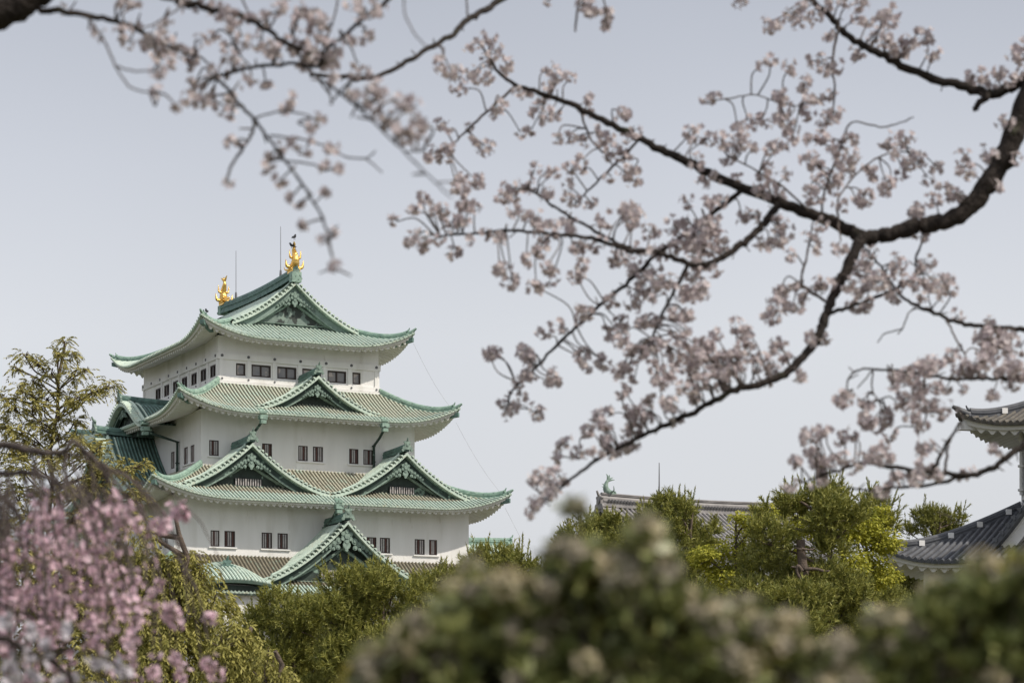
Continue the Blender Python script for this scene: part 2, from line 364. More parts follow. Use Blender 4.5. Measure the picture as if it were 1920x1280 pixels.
    zf = np.maximum(Z(s6)-.27, zb-.3)
    fc.grid(np.stack([sd(uc+s6*hw, bw, zf), sd(uc+s6*hw, bw, zb-.5+0*s6)], 1), 0, False)
    if both:
        fb = MB(); fb.grid(np.stack([sd(uc+s6*hw, bb+inner, zf), sd(uc+s6*hw, bb+inner, zb-.5+0*s6)], 1), 0, False); fb.build('gable_wall', [mg], g, dz)
    if not kara:
        rise = za-zb
        for q in (-1, 1):
            t = np.linspace(0, 1, 15); uu = uc+q*hw*.72*t; z1 = zb+rise*.60*((1-t)*(1-.30*t))+.05
            fc.grid(np.stack([sd(uu, bw+.22, z1+.16), sd(uu, bw+.30, z1), sd(uu, bw+.22, z1-.18), sd(uu, bw+.02, z1-.18)], 1), 1, False)
        fc.box(sd(uc, bw+.16, zb-.02), lat*hw*.74, out*.18, up*.07, 1)
        fc.box(sd(uc, bw+.12, zb-.24), lat*hw*.86, out*.14, up*.10, 0)
        fc.box(sd(uc, bw+.10, zb+.42), lat*hw*.52, out*.08, up*.03, 1)
    if not plaster:
        om = MB(); fc2 = fc; zc = za-.25-bh*1.15; c = sd(uc, bf-.40, zc); s0 = (za-zb)/4.6*(.8 if kara else 1)
        om.disc(c, out, .42*s0, .16, 0, 12); om.disc(c+out*.1, out, .22*s0, .2, 0, 6)
        for j in range(6):
            an = j*math.pi/3+.5; om.disc(c+lat*math.cos(an)*.36*s0+up*math.sin(an)*.36*s0+out*.05, out, .15*s0, .16, 0, 7)
        om.disc(c-up*.62*s0, out, .30*s0, .14, 0, 10); om.disc(c-up*.95*s0, out, .13*s0, .12, 0, 8)
        for q in (-1, 1):
            for j, (x, y, rr) in enumerate(((.62, -.34, .24), (.98, -.52, .20), (1.3, -.74, .19), (1.60, -.92, .16), (.66, -.80, .18), (1.86, -1.1, .13), (1.0, -.92, .13))):
                om.disc(c+lat*q*x*s0+up*y*s0-out*.04, out, rr*s0, .15, 0, 8)
                om.disc(c+lat*q*x*s0+up*y*s0+out*.05, out, rr*s0*.5, .12, 0, 6)
        for q in (-1, 1):                                         # vine relief high on the face
            for j in range(5):
                fc2.disc(sd(uc+q*hw*(.10+.07*j), bw+.06, za-bh-.55-(za-zb)*(.06+.075*j)), out, .16*s0, .10, 0, 7)
        om.build('carved_pendant', [mo], g, dz)
    fc.build('gable_wall', [mg, mo], g, dz)
    if window:
        ww, wh, wz = window; wn = MB(); c = sd(uc, bw+.12, zb+wz)
        wn.box(c, lat*ww/2, out*.05, up*wh/2, 0)
        wn.box(c-up*(wh/2+.07), lat*(ww/2+.15), out*.16, up*.07, 2)
        nb = int(ww/.22)
        for j in range(nb):
            wn.box(c+lat*((j+.5)/nb-.5)*ww+out*.06, lat*.055, out*.06, up*wh/2, 1)
        wn.build('gable_window', [M_DRK, M_BAR, M_GBD], g, dz)
    return g

def wall_face(mb, sd, b, u0, u1, z0, z1, holes=(), depth=.35, m=0):
    us = sorted({u0, u1, *[h[0] for h in holes], *[h[1] for h in holes]}); zs = sorted({z0, z1, *[h[2] for h in holes], *[h[3] for h in holes]})
    for a, c in zip(us[:-1], us[1:]):
        for e, f in zip(zs[:-1], zs[1:]):
            mu, mz = (a+c)/2, (e+f)/2
            if any(h[0] < mu < h[1] and h[2] < mz < h[3] for h in holes): continue
            mb.add(sd(np.array([a, c, c, a]), b, np.array([e, e, f, f])), [[0, 1, 2, 3]], m)
    for a, c, e, f in holes:
        q = sd(np.array([a, c, c, a]), b, np.array([e, e, f, f])); p = sd(np.array([a, c, c, a]), b-depth, np.array([e, e, f, f]))
        mb.add(np.concatenate([q, p]), [[0, 4, 5, 1], [1, 5, 6, 2], [2, 6, 7, 3], [3, 7, 4, 0]], m)

def lattice_window(keep, sd, b, a, c, e, f, dz, sill=True, seed=0):
    up = np.array([0, 0, 1.]); lat = sd.vec(1, 0, 0); out = sd.vec(0, 1, 0)
    w = MB(); uc, zc = (a+c)/2, (e+f)/2; hw, hh = (c-a)/2, (f-e)/2
    w.box(sd(uc, b-.30, zc), lat*hw, out*.03, up*hh, 0)
    for q in (-1, 1): w.box(sd(uc+q*(hw-.05), b-.16, zc), lat*.05, out*.10, up*hh, 1)
    for q in (-1, 1): w.box(sd(uc, b-.16, zc+q*(hh-.045)), lat*(hw-.1), out*.10, up*.045, 1)
    o = w.build('window', [M_DRK, M_WFR], keep, dz)
    br = MB(); n = 4
    for j in range(n):
        br.box(sd(a+.1+(c-a-.2)*(j+.5)/n, b-.13, zc), lat*.065, out*.06, up*(hh-.09), (j*7+seed) % 3 == 1)
    br.build('window_bars', [M_BAR, M_RED], o, dz)
    return o
# ------------------------------------------------------------------ ground
g = MB(); X, Y = np.meshgrid(np.linspace(-2500, 2500, 41), np.linspace(-600, 4400, 41), indexing='ij')
g.grid(np.stack([X, Y, 0*X], -1), 0, True); tag(g.build('ground', M_GRD), kind='structure')

# ------------------------------------------------------------------ castle keep
DZ = CAMH; TH = .473; rng = np.random.default_rng(5)
keep = empty('castle_keep', (-25.36, 228.95, 0), TH, 'tall white castle keep with tiers of green copper roofs and two golden fish', 'castle')
FR, RT, BK, LF = (Side(k) for k in ('front', 'right', 'back', 'left'))
UP = np.array([0, 0, 1.])
top_z = lambda a: np.where(np.asarray(a) < 6.2, 43.7-.98*a+.0479*np.asarray(a)**2, 39.46-.44*(np.asarray(a)-6.2))
R5 = Roof(6.2, 9.2, 4.65, 39.6, 2.3, lift=1.75, L=7.0, zf=lambda w_: top_z(6.2+w_))
R4 = Roof(8.2, 11.2, 5.95, 33.45, 3.5, lift=1.75, L=7.5)
R3 = Roof(10.84, 13.84, 6.96, 25.2, 3.65, lift=1.75, L=8.0)
R2 = Roof(14.75, 17.75, 6.45, 16.6, 3.7, lift=1.75, L=8.0)

def roof_tier(R, wall, label, **kw):
    mb = MB(); mats = kw.pop('mats')
    for k in ('front', 'left', 'right', 'back'): R.tiles(mb, k, **kw)
    o = mb.build('roof', mats, keep, DZ); o['label'] = label
    for su, sv in ((-1, -1), (1, -1), (1, 1), (-1, 1)):
        h = R.hip(su, sv, m=0, w0=.1); h.build('hip_ridge', [M_HIP], o, DZ)
    e = MB()
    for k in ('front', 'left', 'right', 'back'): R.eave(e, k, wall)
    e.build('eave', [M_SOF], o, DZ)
    for su, sv in ((-1, -1), (1, -1), (1, 1), (-1, 1)):
        cb = MB(); R.corner_beam(cb, su, sv); cb.build('corner_beam', [M_RDG], o, DZ)
    return o
roof_tier(R5, 2.65, 'topmost green hip-and-gable roof', mats=[M_COP, M_CGP], m=0, mgap=1, rib=.42, r=.105)
roof_tier(R4, 3.31, 'second roof from the top with tan and green copper', mats=[M_COP, M_MIX, M_CGP, M_TGP], m=0, m_in=1, mgap=2, mgap_in=3, split=.86)
roof_tier(R3, 3.05, 'third roof from the top carrying two front gables', mats=[M_COP, M_TAN, M_CGP, M_TGP], m=0, m_in=1, mgap=2, mgap_in=3, split=.74)
roof_tier(R2, 3.2, 'lowest visible roof half hidden behind pines', mats=[M_COP, M_BRN, M_CGP, M_TGP], m=0, m_in=1, mgap=2, mgap_in=3, split=.72)

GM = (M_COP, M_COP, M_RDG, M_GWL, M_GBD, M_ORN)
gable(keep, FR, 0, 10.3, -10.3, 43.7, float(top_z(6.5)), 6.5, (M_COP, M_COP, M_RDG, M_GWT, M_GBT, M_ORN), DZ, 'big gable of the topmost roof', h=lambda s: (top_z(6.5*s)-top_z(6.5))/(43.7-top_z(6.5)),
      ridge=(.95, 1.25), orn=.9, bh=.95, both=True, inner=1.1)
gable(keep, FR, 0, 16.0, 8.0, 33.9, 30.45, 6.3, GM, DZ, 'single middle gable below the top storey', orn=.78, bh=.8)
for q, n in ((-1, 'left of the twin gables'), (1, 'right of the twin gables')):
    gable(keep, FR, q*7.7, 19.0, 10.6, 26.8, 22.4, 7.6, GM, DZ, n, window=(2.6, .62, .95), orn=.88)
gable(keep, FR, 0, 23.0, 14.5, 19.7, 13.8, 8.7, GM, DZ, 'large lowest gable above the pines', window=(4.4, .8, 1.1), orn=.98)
# low domed roof over the projecting bay
dm = MB(); sU = np.linspace(-1, 1, 41); tB = np.linspace(0, 1, 8); dc, dw, df, dl = -11.3, 3.35, 24.7, 4.4
dz_ = lambda s_, t_: 13.55+.32*(1-s_**2)+1.75*(1-(1-t_)**1.6)*np.sqrt(np.maximum(0, 1-.86*s_**2))
dm.grid(FR(dc+sU[:, None]*dw, df-dl*tB[None], dz_(sU[:, None], tB[None])), 1, True)
uS = np.linspace(-.97, .97, 20); S2, T2 = uS[:, None], tB[None, ::-1]
ribs(dm, FR(dc+S2*dw, df-dl*T2, dz_(S2, T2)+.02), FR.vec(1, 0, 0), .115, 0)
dm.grid(np.stack([FR(dc+sU*dw, df+.01, dz_(sU, 0*sU)+.03), FR(dc+sU*dw, df+.01, dz_(sU, 0*sU)-.2), FR(dc+sU*dw, df-1.0, dz_(sU, 0*sU)-.25)], 1), 1, False)
dg = dm.build('domed_bay_roof', [M_COP, M_CGP], keep, DZ)
dm = MB(); dm.box(FR(dc, df-.75, 13.05), FR.vec(dw*.86, 0, 0), FR.vec(0, .25, 0), UP*.42); dm.build('recess_shade_block', [M_GWL], dg, DZ)  # dark block put in as the shade of the recess below the dome
dm = MB(); sweep(dm, [FR(dc, df-dl-2.5, 15.2), FR(dc, df-3.0, 15.0)], FR.vec(1, 0, 0), 1.3, .75, 0)
dm.build('ridge', [M_HIP], dg, DZ)
dm = MB(); c_ = FR(dc, df-2.6, 14.95)
onigawara(dm, c_, FR.vec(0, 1, 0), FR.vec(1, 0, 0), 1.0, 0)
for q in (-1, 1):
    for j in range(6): dm.box(c_+FR.vec(q*(.45+.22*j), .02, .28-.10*j), FR.vec(.11, 0, 0), FR.vec(0, .1, 0), UP*(.22-.02*j))
dm.build('ridge_ornament', [M_RDG], dg, DZ)
gable(keep, LF, 0, 14.3, 8.2, 32.4, 29.6, 6.8, (M_RDG, M_COP, M_RDG, M_GWL, M_GBD, M_ORN), DZ, 'undulating curved gable on the shaded side', kara=True, vw=.6, orn=1.1, bh=.5, inner=1.2)  # slope tiles darker than the front's: this side's shade put into colour
gable(keep, LF, 0, 16.8, 10.8, 29.3, 22.7, 8.8, (M_RDG, M_COP, M_RDG, M_GWL, M_GBD, M_ORN), DZ, 'large steep gable on the shaded side', orn=1.1)  # dark slope tiles again carry the shade that falls on this side

# walls, storey by storey, with window openings
def storey(U, V, z0, z1, hf, hl, label):
    mb = MB()
    wall_face(mb, FR, V, -U, U, z0, z1, hf); wall_face(mb, LF, U, -V, V, z0, z1, hl)
    wall_face(mb, RT, U, -V, V, z0, z1); wall_face(mb, BK, V, -U, U, z0, z1)
    o = mb.build('wall', [M_PLA], keep, DZ); o['label'] = label; return o
f5 = [(-6.45, -5.5), (-4.9, -2.95), (-2.3, -.35), (.25, 2.2), (2.85, 4.8), (5.45, 6.3)]
f5 = [(a, c, 34.15, 35.3) for a, c in f5]
l5 = [(v_-.8, v_+.8, 34.05, 35.2) for v_ in (9.7, 7.0, 4.3, 1.5, -1.2, -3.9, -6.6)]
storey(8.2, 11.2, 32.9, 37.8, f5, l5, 'top storey wall with a band of windows')
f4 = [(a, c, 26.12, 27.55) for a, c in ((-10.05, -9.1), (-4.85, -3.85), (-1.22, -.25), (.27, 1.3), (3.98, 4.95), (5.45, 6.45))]
l4 = [(a, c, 25.7, 27.3) for a, c in ((10.9, 12.0), (9.0, 10.1), (5.2, 6.3))]
storey(10.84, 13.84, 24.7, 30.4, f4, l4, 'middle storey wall with paired barred windows')
f2 = [(a, c, 17.4, 18.85) for a, c in ((-11.3, -10.45), (-9.98, -8.95), (-6.38, -5.35), (-4.82, -3.8), (4.1, 5.1), (5.45, 6.5), (9.05, 10.1), (10.55, 11.4))]
l2 = [(a, c, 17.3, 18.75) for a, c in ((15.0, 15.9), (13.4, 14.3))]
storey(14.75, 17.75, 15.8, 22.2, f2, l2, 'lower storey wall with paired barred windows')
storey(18.0, 21.0, 6.5, 13.2, (), (), 'bottom storey wall behind the pines')
n = 0
for a, c, e, f in f4: lattice_window(keep, FR, 13.84, a, c, e, f, DZ, seed=n); n += 1
for a, c, e, f in l4: lattice_window(keep, LF, 10.84, a, c, e, f, DZ, seed=n); n += 1
for a, c, e, f in f2: lattice_window(keep, FR, 17.75, a, c, e, f, DZ, seed=n); n += 1
for a, c, e, f in l2: lattice_window(keep, LF, 14.75, a, c, e, f, DZ, seed=n); n += 1
# sills under the pairs
for sd, b, pairs, z in ((FR, 13.84, ((-10.2, -8.95), (-1.4, 1.5), (3.8, 6.6), (-5.0, -3.7)), 26.02), (LF, 10.84, ((8.8, 12.2),), 25.6),
                        (FR, 17.75, ((-11.5, -8.8), (-6.5, -3.6), (3.9, 6.7), (8.9, 11.6)), 17.3)):
    for a, c in pairs:
        sl = MB(); sl.box(sd((a+c)/2, b+.06, z), sd.vec(1, 0, 0)*(c-a)/2, sd.vec(0, 1, 0)*.10, UP*.06, 0); sl.build('window_sill', [M_PLA], keep, DZ)
# top storey: brown sliding windows, white beams and posts with nail covers
for sd, b, hs in ((FR, 11.2, f5), (LF, 8.2, l5)):
    lat, out = sd.vec(1, 0, 0), sd.vec(0, 1, 0)
    for a, c, e, f in hs:
        wn = MB(); uc, zc = (a+c)/2, (e+f)/2
        for q in (-1, 1):
            wn.box(sd(uc+q*((c-a)/2-.06), b-.10, zc), lat*.06, out*.07, UP*(f-e)/2)
            wn.box(sd(uc, b-.10, zc+q*((f-e)/2-.06)), lat*((c-a)/2-.12), out*.068, UP*.06)
        if c-a > 1.2: wn.box(sd(uc, b-.11, zc), lat*.07, out*.055, UP*((f-e)/2-.12))
        o = wn.build('window', [M_WFR], keep, DZ)
        pn = MB()
        for lo, hi, dd in ((a, uc, .16), (uc, c, .20)) if c-a > 1.2 else ((a, c, .17),):
            pn.box(sd((lo+hi)/2, b-dd, zc), lat*(hi-lo)/2, out*.01, UP*((f-e)/2-.01))
        pn.build('window_pane', [M_GLS], o, DZ)
bm = MB()
for sd, b, Lh, hs in ((FR, 11.2, 8.2, f5), (LF, 8.2, 11.2, l5), (RT, 8.2, 11.2, l5)):
    lat, out = sd.vec(1, 0, 0), sd.vec(0, 1, 0)
    bm.box(sd(0, b+.08, 35.85), lat*(Lh+.1), out*.10, UP*.28, 0)
    bm.box(sd(0, b+.08, 33.75), lat*(Lh+.1), out*.10, UP*.22, 0)
    bm.box(sd(0, b+.16, 33.38), lat*(Lh+.2), out*.18, UP*.10, 0)
    ed = sorted([x for h in hs for x in h[:2]]); ps = [(ed[i]+ed[i+1])/2 for i in range(1, len(ed)-1, 2)]
    ps += [-Lh+.25, Lh-.25]
    for x in ps: bm.box(sd(x, b+.05, 34.77), lat*.18, out*.07, UP*.80, 0)
    for x in np.linspace(-Lh+.3, Lh-.3, 7 if sd is FR else 9):
        bm.disc(sd(x, b+.20, 35.9), out, .14, .08, 1, 8)
        bm.disc(sd(x, b+.20, 33.75), out, .10, .08, 1, 8)
bm.build('timber_band', [M_PLA, M_MET], keep, DZ)
# projecting bay under the domed gable, stone base
by = MB(); wall_face(by, FR, 23.6, -13.9, -8.7, 6.5, 13.6)
for x in (-13.9, -8.7): by.box(FR(x, 22.3, 10.0), FR.vec(.02, 0, 0), FR.vec(0, 1.3, 0), UP*3.5)
by.build('bay', [M_PLA], keep, DZ)
sb = MB(); t = np.linspace(0, 1, 8); off = 7*(1-t)**1.7; z = -1.6+t*8.1
ring = np.array([[-1, -1], [1, -1], [1, 1], [-1, 1]])
sb.grid(np.stack([np.stack([ring[:, 0]*(18.3+o_), ring[:, 1]*(21.3+o_), 0*ring[:, 0]+zz], -1) for o_, zz in zip(off, z)]), 0, False, True)
sb.add(np.stack([ring[:, 0]*18.3, ring[:, 1]*21.3, 0*ring[:, 0]+6.5], -1), [[0, 1, 2, 3]], 0)
sb.build('stone_base', [M_STO], keep, DZ)

# golden dolphin-fish on the ridge ends
def fish(v0, sgn, label, zb):
    mb = MB(); A = lambda d, u_, z: np.array([u_, v0+sgn*d, zb+z])      # d towards the ridge's middle
    path = spline([(1.05, .30), (.55, .38), (.05, .48), (-.28, .85), (-.32, 1.3), (-.12, 1.75), (.08, 2.1), (.02, 2.45)], 5)
    rad = np.interp(np.linspace(0, 1, len(path)), [0, .12, .28, .45, .65, .85, 1], [.16, .36, .46, .40, .30, .20, .11])
    rad = rad*(1+.06*np.cos(np.arange(len(path))*2.1))
    mb.tube([A(d, 0, z) for d, z in path], rad, 10)
    mb.ball(A(.95, 0, .22), .30, .34, .16)                                           # jaw
    for q in (-1, 1):
        mb.ball(A(.55, q*.30, .66), .12, .13, .11)                                    # eyes
        for (d0, z0, d1, z1, l, s_) in ((-.05, .42, -.10, 1.15, 1.0, .20), (-.22, 1.30, -.25, 2.05, .48, .13)):
            fp = spline([A(d0, q*.28, z0), A((d0+d1)/2, q*(.28+.50*l), z0+.10), A(d1, q*(.26+.66*l), z1)], 5)
            mb.tube(fp, np.interp(np.linspace(0, 1, len(fp)), [0, .5, 1], [s_, s_*.85, .02]), 6)
        fp = spline([A(.6, q*.25, .3), A(.9, q*.55, .3), A(1.1, q*.62, .62)], 4); mb.tube(fp, np.linspace(.12, .02, len(fp)), 6)
    for j in range(6):                                                                # dorsal spikes
        k = int((j+3)/10*len(path)); d, z = path[k]; t_ = path[min(k+1, len(path)-1)]-path[k-1]; nn = np.array([-t_[1], t_[0]]); nn /= np.linalg.norm(nn)
        nn = nn if nn[0] < 0 else -nn
        mb.tube([A(d, 0, z), A(d+nn[0]*(rad[k]+.22), 0, z+nn[1]*(rad[k]+.2)+.12)], [.12, .01], 5)
    for an, ln in ((-.75, .75), (-.2, .62), (.45, .85)):                               # forked tail
        fp = spline([A(0, 0, 2.35), A(.35*math.sin(an)*ln, .10*math.sin(an*2), 2.4+.4*ln*math.cos(an)), A(.95*math.sin(an)*ln, .22*math.sin(an*2), 2.4+.8*ln*math.cos(an))], 4)
        mb.tube(fp, np.interp(np.linspace(0, 1, len(fp)), [0, .5, 1], [.11, .12, .015]), 6)
    mb.box(A(.1, 0, .02), (.42, 0, 0), (0, .62, 0), (0, 0, .12)); mb.box(A(.1, 0, .2), (.34, 0, 0), (0, .5, 0), (0, 0, .08))
    for q in (-1, 1):
        for j in range(4): mb.ball(A(-.35+.3*j, q*.40, .22), .11, .13, .14)
    o = mb.build('golden_fish_finial', [M_GLD], keep, DZ); o['label'] = label
fish(-9.75, 1, 'front golden fish with crows on it', 44.72)
fish(9.75, -1, 'rear golden fish seen from its side', 44.85)
pd = MB(); pd.box((0, -10.05, 44.15), (.48, 0, 0), (0, .4, 0), (0, 0, .5))
pd.build('ridge_pedestal', [M_HIP], keep, DZ); pd = MB(); pd.box((0, 10.0, 44.3), (.5, 0, 0), (0, .4, 0), (0, 0, .45))
pd.build('ridge_pedestal', [M_HIP], keep, DZ)
for v0, zt in ((6.3, 49.8), (-6.2, 49.8)):
    mb = MB(); mb.tube([(0, v0, 44.4), (0, v0, 45.5), (0, v0, 45.6), (0, v0, zt)], [.16, .10, .035, .02], 6)
    mb.build('lightning_rod', [M_MET], keep, DZ)
# rain pipes with catch boxes
def pipe(pts, box=None, r=.13):
    mb = MB(); mb.tube(pts, r, 7, 1)
    if box is not None:
        mb.box(np.array(box), (.36, 0, 0), (0, .3, 0), (0, 0, .2)); mb.box(np.array(box)-UP*.42, (.26, 0, 0), (0, .24, 0), (0, 0, .16))
        for q in (0, 1): mb.box(np.array(box)+UP*(.5+.25*q)+np.array([0, .25+.5*q, 0]), (.34-.06*q, 0, 0), (0, .4, 0), (0, 0, .1))
    for p in pts[2:]: mb.tube([np.array(p)-UP*.05, np.array(p)+UP*.06], r*1.5, 7, 1)
    mb.build('rain_pipe', [M_HIP, M_GBD], keep, DZ)
for x, z1, sh in ((-6.0, 25.0, -.5), (6.25, 25.0, .2)):
    pipe([(x, -17.0, 29.2), (x+sh*.3, -15.8, 28.5), (x+sh, -14.05, 27.9), (x+sh, -14.05, 26.4), (x+sh, -14.05, z1)], (x, -17.1, 29.5))
pipe([(0, -20.5, 20.9), (-.1, -19.5, 20.1), (-.2, -18.0, 19.5), (-.2, -18.0, 17.5)], (0, -20.8, 21.2), .2)
pipe([(-14.0, -7.4, 28.8), (-12.5, -7.6, 28.4), (-11.05, -7.7, 28.0), (-11.05, -7.7, 26.0), (-11.05, -7.7, 24.0)], (-14.1, -7.4, 29.1))
for a, b in (((10.9, -13.4, 38.2), (13.8, -16.9, 31.0)), ((13.9, -16.7, 30.3), (17.4, -20.3, 22.8)), ((17.4, -20.2, 22.0), (20.9, -23.8, 13.9))):
    mb = MB(); p = np.linspace(a, b, 9); p[:, 2] -= .5*np.sin(np.linspace(0, np.pi, 9)); mb.tube(p, .012, 4, caps=False); mb.build('lightning_cable', [M_WIR], keep, DZ)

def kw(u_, v_, z):       # keep-local to world
    return np.array([-25.36+math.cos(TH)*u_-math.sin(TH)*v_, 228.95+math.sin(TH)*u_+math.cos(TH)*v_, z+CAMH])
def bird(loc, yaw, label, s=1.0):
    r = empty('crow', loc, yaw, label, 'bird', 'crows on the keep roof'); mb = MB()
    p = spline([(-.30, 0, .13), (-.12, 0, .20), (.02, 0, .27), (.12, 0, .37), (.17, 0, .45), (.22, 0, .47)], 5)*s
    mb.tube(p, np.interp(np.linspace(0, 1, len(p)), [0, .2, .45, .7, .85, 1], [.03, .09, .12, .08, .075, .05])*s, 9)
    mb.tube(np.array([(-.28, 0, .15), (-.5, 0, .06)])*s, np.array([.05, .03])*s, 6)
    for q in (-1, 1): mb.tube(np.array([(.05, q*.10, .30), (-.15, q*.10, .22), (-.38, q*.05, .12)])*s, np.array([.05, .07, .01])*s, 6)
    mb.build('body', [M_BLK], r)
    bk = MB(); bk.tube(np.array([(.20, 0, .47), (.33, 0, .44)])*s, np.array([.035, .006])*s, 6); bk.build('beak', [M_BLK], r)
    for q in (-1, 1):
        lg = MB(); lg.tube(np.array([(0, q*.05, .18), (.02, q*.05, -.02)])*s, .013*s, 5); lg.build('leg', [M_BLK], r)
bird(kw(.02, -9.75, 47.80), 1.2, 'black crow perched highest, on the tail tip of the front golden fish', 1.15)
bird(kw(-.30, -9.85, 46.95), 2.6, 'black crow clinging to the left flank of the front golden fish', 1.1)
bird(kw(-10.0, -12.95, 39.35), 2.0, 'black crow standing on the front left corner of the topmost green roof', 1.0)

# ------------------------------------------------------------------ grey-roofed hall and right-hand turret, green-roofed annex
# pale-tiled hall behind the pines (ridge along u)
HL = P(1308, 1383, 185)
hall = empty('grey_tiled_hall', (HL[0], HL[1], 0), TH, 'old hall with pale grey tiled roof and green fish ornament, behind the pines', 'building')
HU, HV = 9.0, 7.2
zr, zg = 20.6, 20.6
hp = lambda a: 18.2-.60*a+.012*a*a
hr = MB(); hw_ = np.linspace(0, HV+.9, 14)
for q, sd in ((1, FR), (-1, BK)):
    us = np.arange(-HU+.15, HU, .42)
    U_ = np.repeat(us[:, None], 14, 1); B_ = np.repeat(hw_[None], len(us), 0)
    ue = np.linspace(-HU, HU, 40)
    hr.grid(sd(ue[:, None], hw_[None], hp(hw_)[None]), 1, True)
    ribs(hr, sd(U_, B_, hp(B_)+.02), sd.vec(1, 0, 0), .125, 0)
    for e in (-1, 1):
        hr.grid(np.stack([sd(e*HU+0*hw_, hw_, hp(hw_)+.06), sd(e*HU+0*hw_, hw_, hp(hw_)-.3)], 1), 0, False)
        bs = np.arange(.5, HV+.8, .4)
        for x in bs: ribs(hr, sd(np.linspace(e*(HU-.7), e*(HU+.12), 3), x, hp(x)+.1)[None], sd.vec(0, .9, -.4), .13, 0)
        sweep(hr, sd(e*(HU-.95)+0*hw_, hw_, hp(hw_)), sd.vec(1, 0, 0), .34, .4, 0)
hro = hr.build('roof', [M_TLL, M_GAP], hall, DZ)
rg = MB(); tt = np.linspace(-HU+.1, HU-.1, 20)
sweep(rg, np.stack([tt, 0*tt, 18.1+.15*(tt/HU)**2], -1), np.array([0, 1., 0]), .7, .95, 0)
for x in np.arange(-HU+.6, HU-.4, .28):
    for q in (-1, 1): rg.disc((x, q*.36, 18.58+.15*(x/HU)**2), (0, 1, 0), .12, .1, 1, 7)
sweep(rg, np.stack([tt, 0*tt, 19.02+.15*(tt/HU)**2], -1), np.array([0, 1., 0]), .46, .22, 2)
for e in (-1, 1): onigawara(rg, (e*(HU+.05), 0, 18.05), np.array([e, 0, 0.]), np.array([0, 1., 0]), 1.15, 0)
rg.build('ridge', [M_TLL, M_GAP, M_TLL], hro, DZ)
wl = MB()
for sd, bb, L_ in ((FR, HV-.4, HU-1.2), (BK, HV-.4, HU-1.2)): wall_face(wl, sd, bb, -L_, L_, -1.6, float(hp(HV-.4))-.35)
for e in (-1, 1):
    x = e*(HU-1.2); q = np.linspace(-HV+.4, HV-.4, 21); wl.grid(np.stack([np.stack([0*q+x, q, hp(abs(q))-.35], -1), np.stack([0*q+x, q, 0*q-1.6], -1)], 1), 0, False)
wl.build('wall', [M_PLA], hall, DZ)
gf = MB(); A = lambda d, u_, z: np.array([-HU+.55+d, u_, 19.1+z])
bp = spline([(.85, .18), (.5, .22), (.15, .32), (-.05, .65), (.0, 1.0), (.15, 1.3)], 5)
gf.tube([A(d, 0, z) for d, z in bp], np.interp(np.linspace(0, 1, len(bp)), [0, .2, .45, .8, 1], [.16, .25, .28, .16, .09]), 8)
for (d, z) in ((-.02, 1.75), (.30, 1.68), (.62, 1.5), (.75, 1.32)):
    gf.tube(spline([A(.15, 0, 1.2), A((.15+d)/2+.04, 0, 1.2+(z-1.2)*.75), A(d, 0, z)], 4), np.linspace(.10, .02, 9), 6)
for k in range(5): d, z = bp[6+k*3]; gf.tube([A(d, 0, z), A(d-.38, 0, z+.10)], [.09, .01], 5)
for q in (-1, 1): gf.tube(spline([A(.3, q*.2, .3), A(.4, q*.5, .4), A(.3, q*.65, .75)], 4), np.linspace(.1, .02, 9), 6); gf.ball(A(.7, q*.15, .33), .09, .09, .09)
gf.build('green_fish_finial', [M_ORN], hall, DZ)['label'] = 'green bronze fish curling its tail at the ridge end'
rd = MB(); rd.tube([(-3.6, 0, 19.1), (-3.6, 0, 19.6), (-3.6, 0, 22.0)], [.1, .06, .03], 6); rd.build('lightning_rod', [M_MET], hall, DZ)
rd = MB(); rd.tube([(8.4, 0, 19.1), (8.4, 0, 19.8), (8.4, 0, 21.6)], [.1, .05, .03], 6); rd.build('lightning_rod', [M_MET], hall, DZ)

# right-hand turret: two tiers of dark tile, only its left corner in view
PH = -.61; TW = 5.0
inner = P(1915, 1383, 120)
a_ = np.array([math.cos(PH), math.sin(PH)]); v_ = np.array([-math.sin(PH), math.cos(PH)])
tc_ = inner[:2]+a_*TW+v_*TW
tur = empty('white_turret', (tc_[0], tc_[1], 0), PH, 'white turret with dark grey tiled roofs at the edge behind the hedge', 'building')
RL = Roof(TW, TW, 5.7, 11.95, 3.0, lift=1.0, L=4.5); RU = Roof(TW-1.2, TW-1.2, 3.75, 17.7, 1.55, lift=.75, L=3.6)
for R, wall, w0 in ((RL, 1.9, 0), (RU, 2.4, 0)):
    mb = MB()
    for k in ('front', 'left', 'right', 'back'): R.tiles(mb, k, rib=.36, r=.10, m=0, mgap=1)
    rf = mb.build('roof', [M_TIL if R is RL else M_TWM, M_GAP], tur, DZ)
    for su, sv in ((-1, -1), (1, -1), (1, 1), (-1, 1)):
        hm = R.hip(su, sv, .40, .52, w0=.05, orn=.85 if R is RL else .7, end=.5 if R is RL else .55)
        if R is RL and (su, sv) == (-1, -1) or R is RU:
            lat = np.array([su*.7071, -sv*.7071, 0.]); out = np.array([su*.7071, sv*.7071, 0.])
            for t_ in (np.arange(.55, R.o-.4, 1.12) if R is RL else (1.9,)):
                z = float(R.z('front', R.Uin+t_, t_))
                for q in (-1, 1): hm.box(np.array([su*(R.Uin+t_), sv*(R.Vin+t_), z+.20])+lat*q*.2, out*.15, lat*.035, UP*.14, 1)
        hm.build('hip_ridge', [M_TIL, M_PLA], rf, DZ)
    e = MB()
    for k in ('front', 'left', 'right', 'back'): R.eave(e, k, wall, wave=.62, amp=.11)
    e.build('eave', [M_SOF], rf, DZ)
    for su, sv in ((-1, -1), (1, -1), (1, 1), (-1, 1)):
        cb = MB(); R.corner_beam(cb, su, sv); cb.build('corner_beam', [M_PLA], rf, DZ)
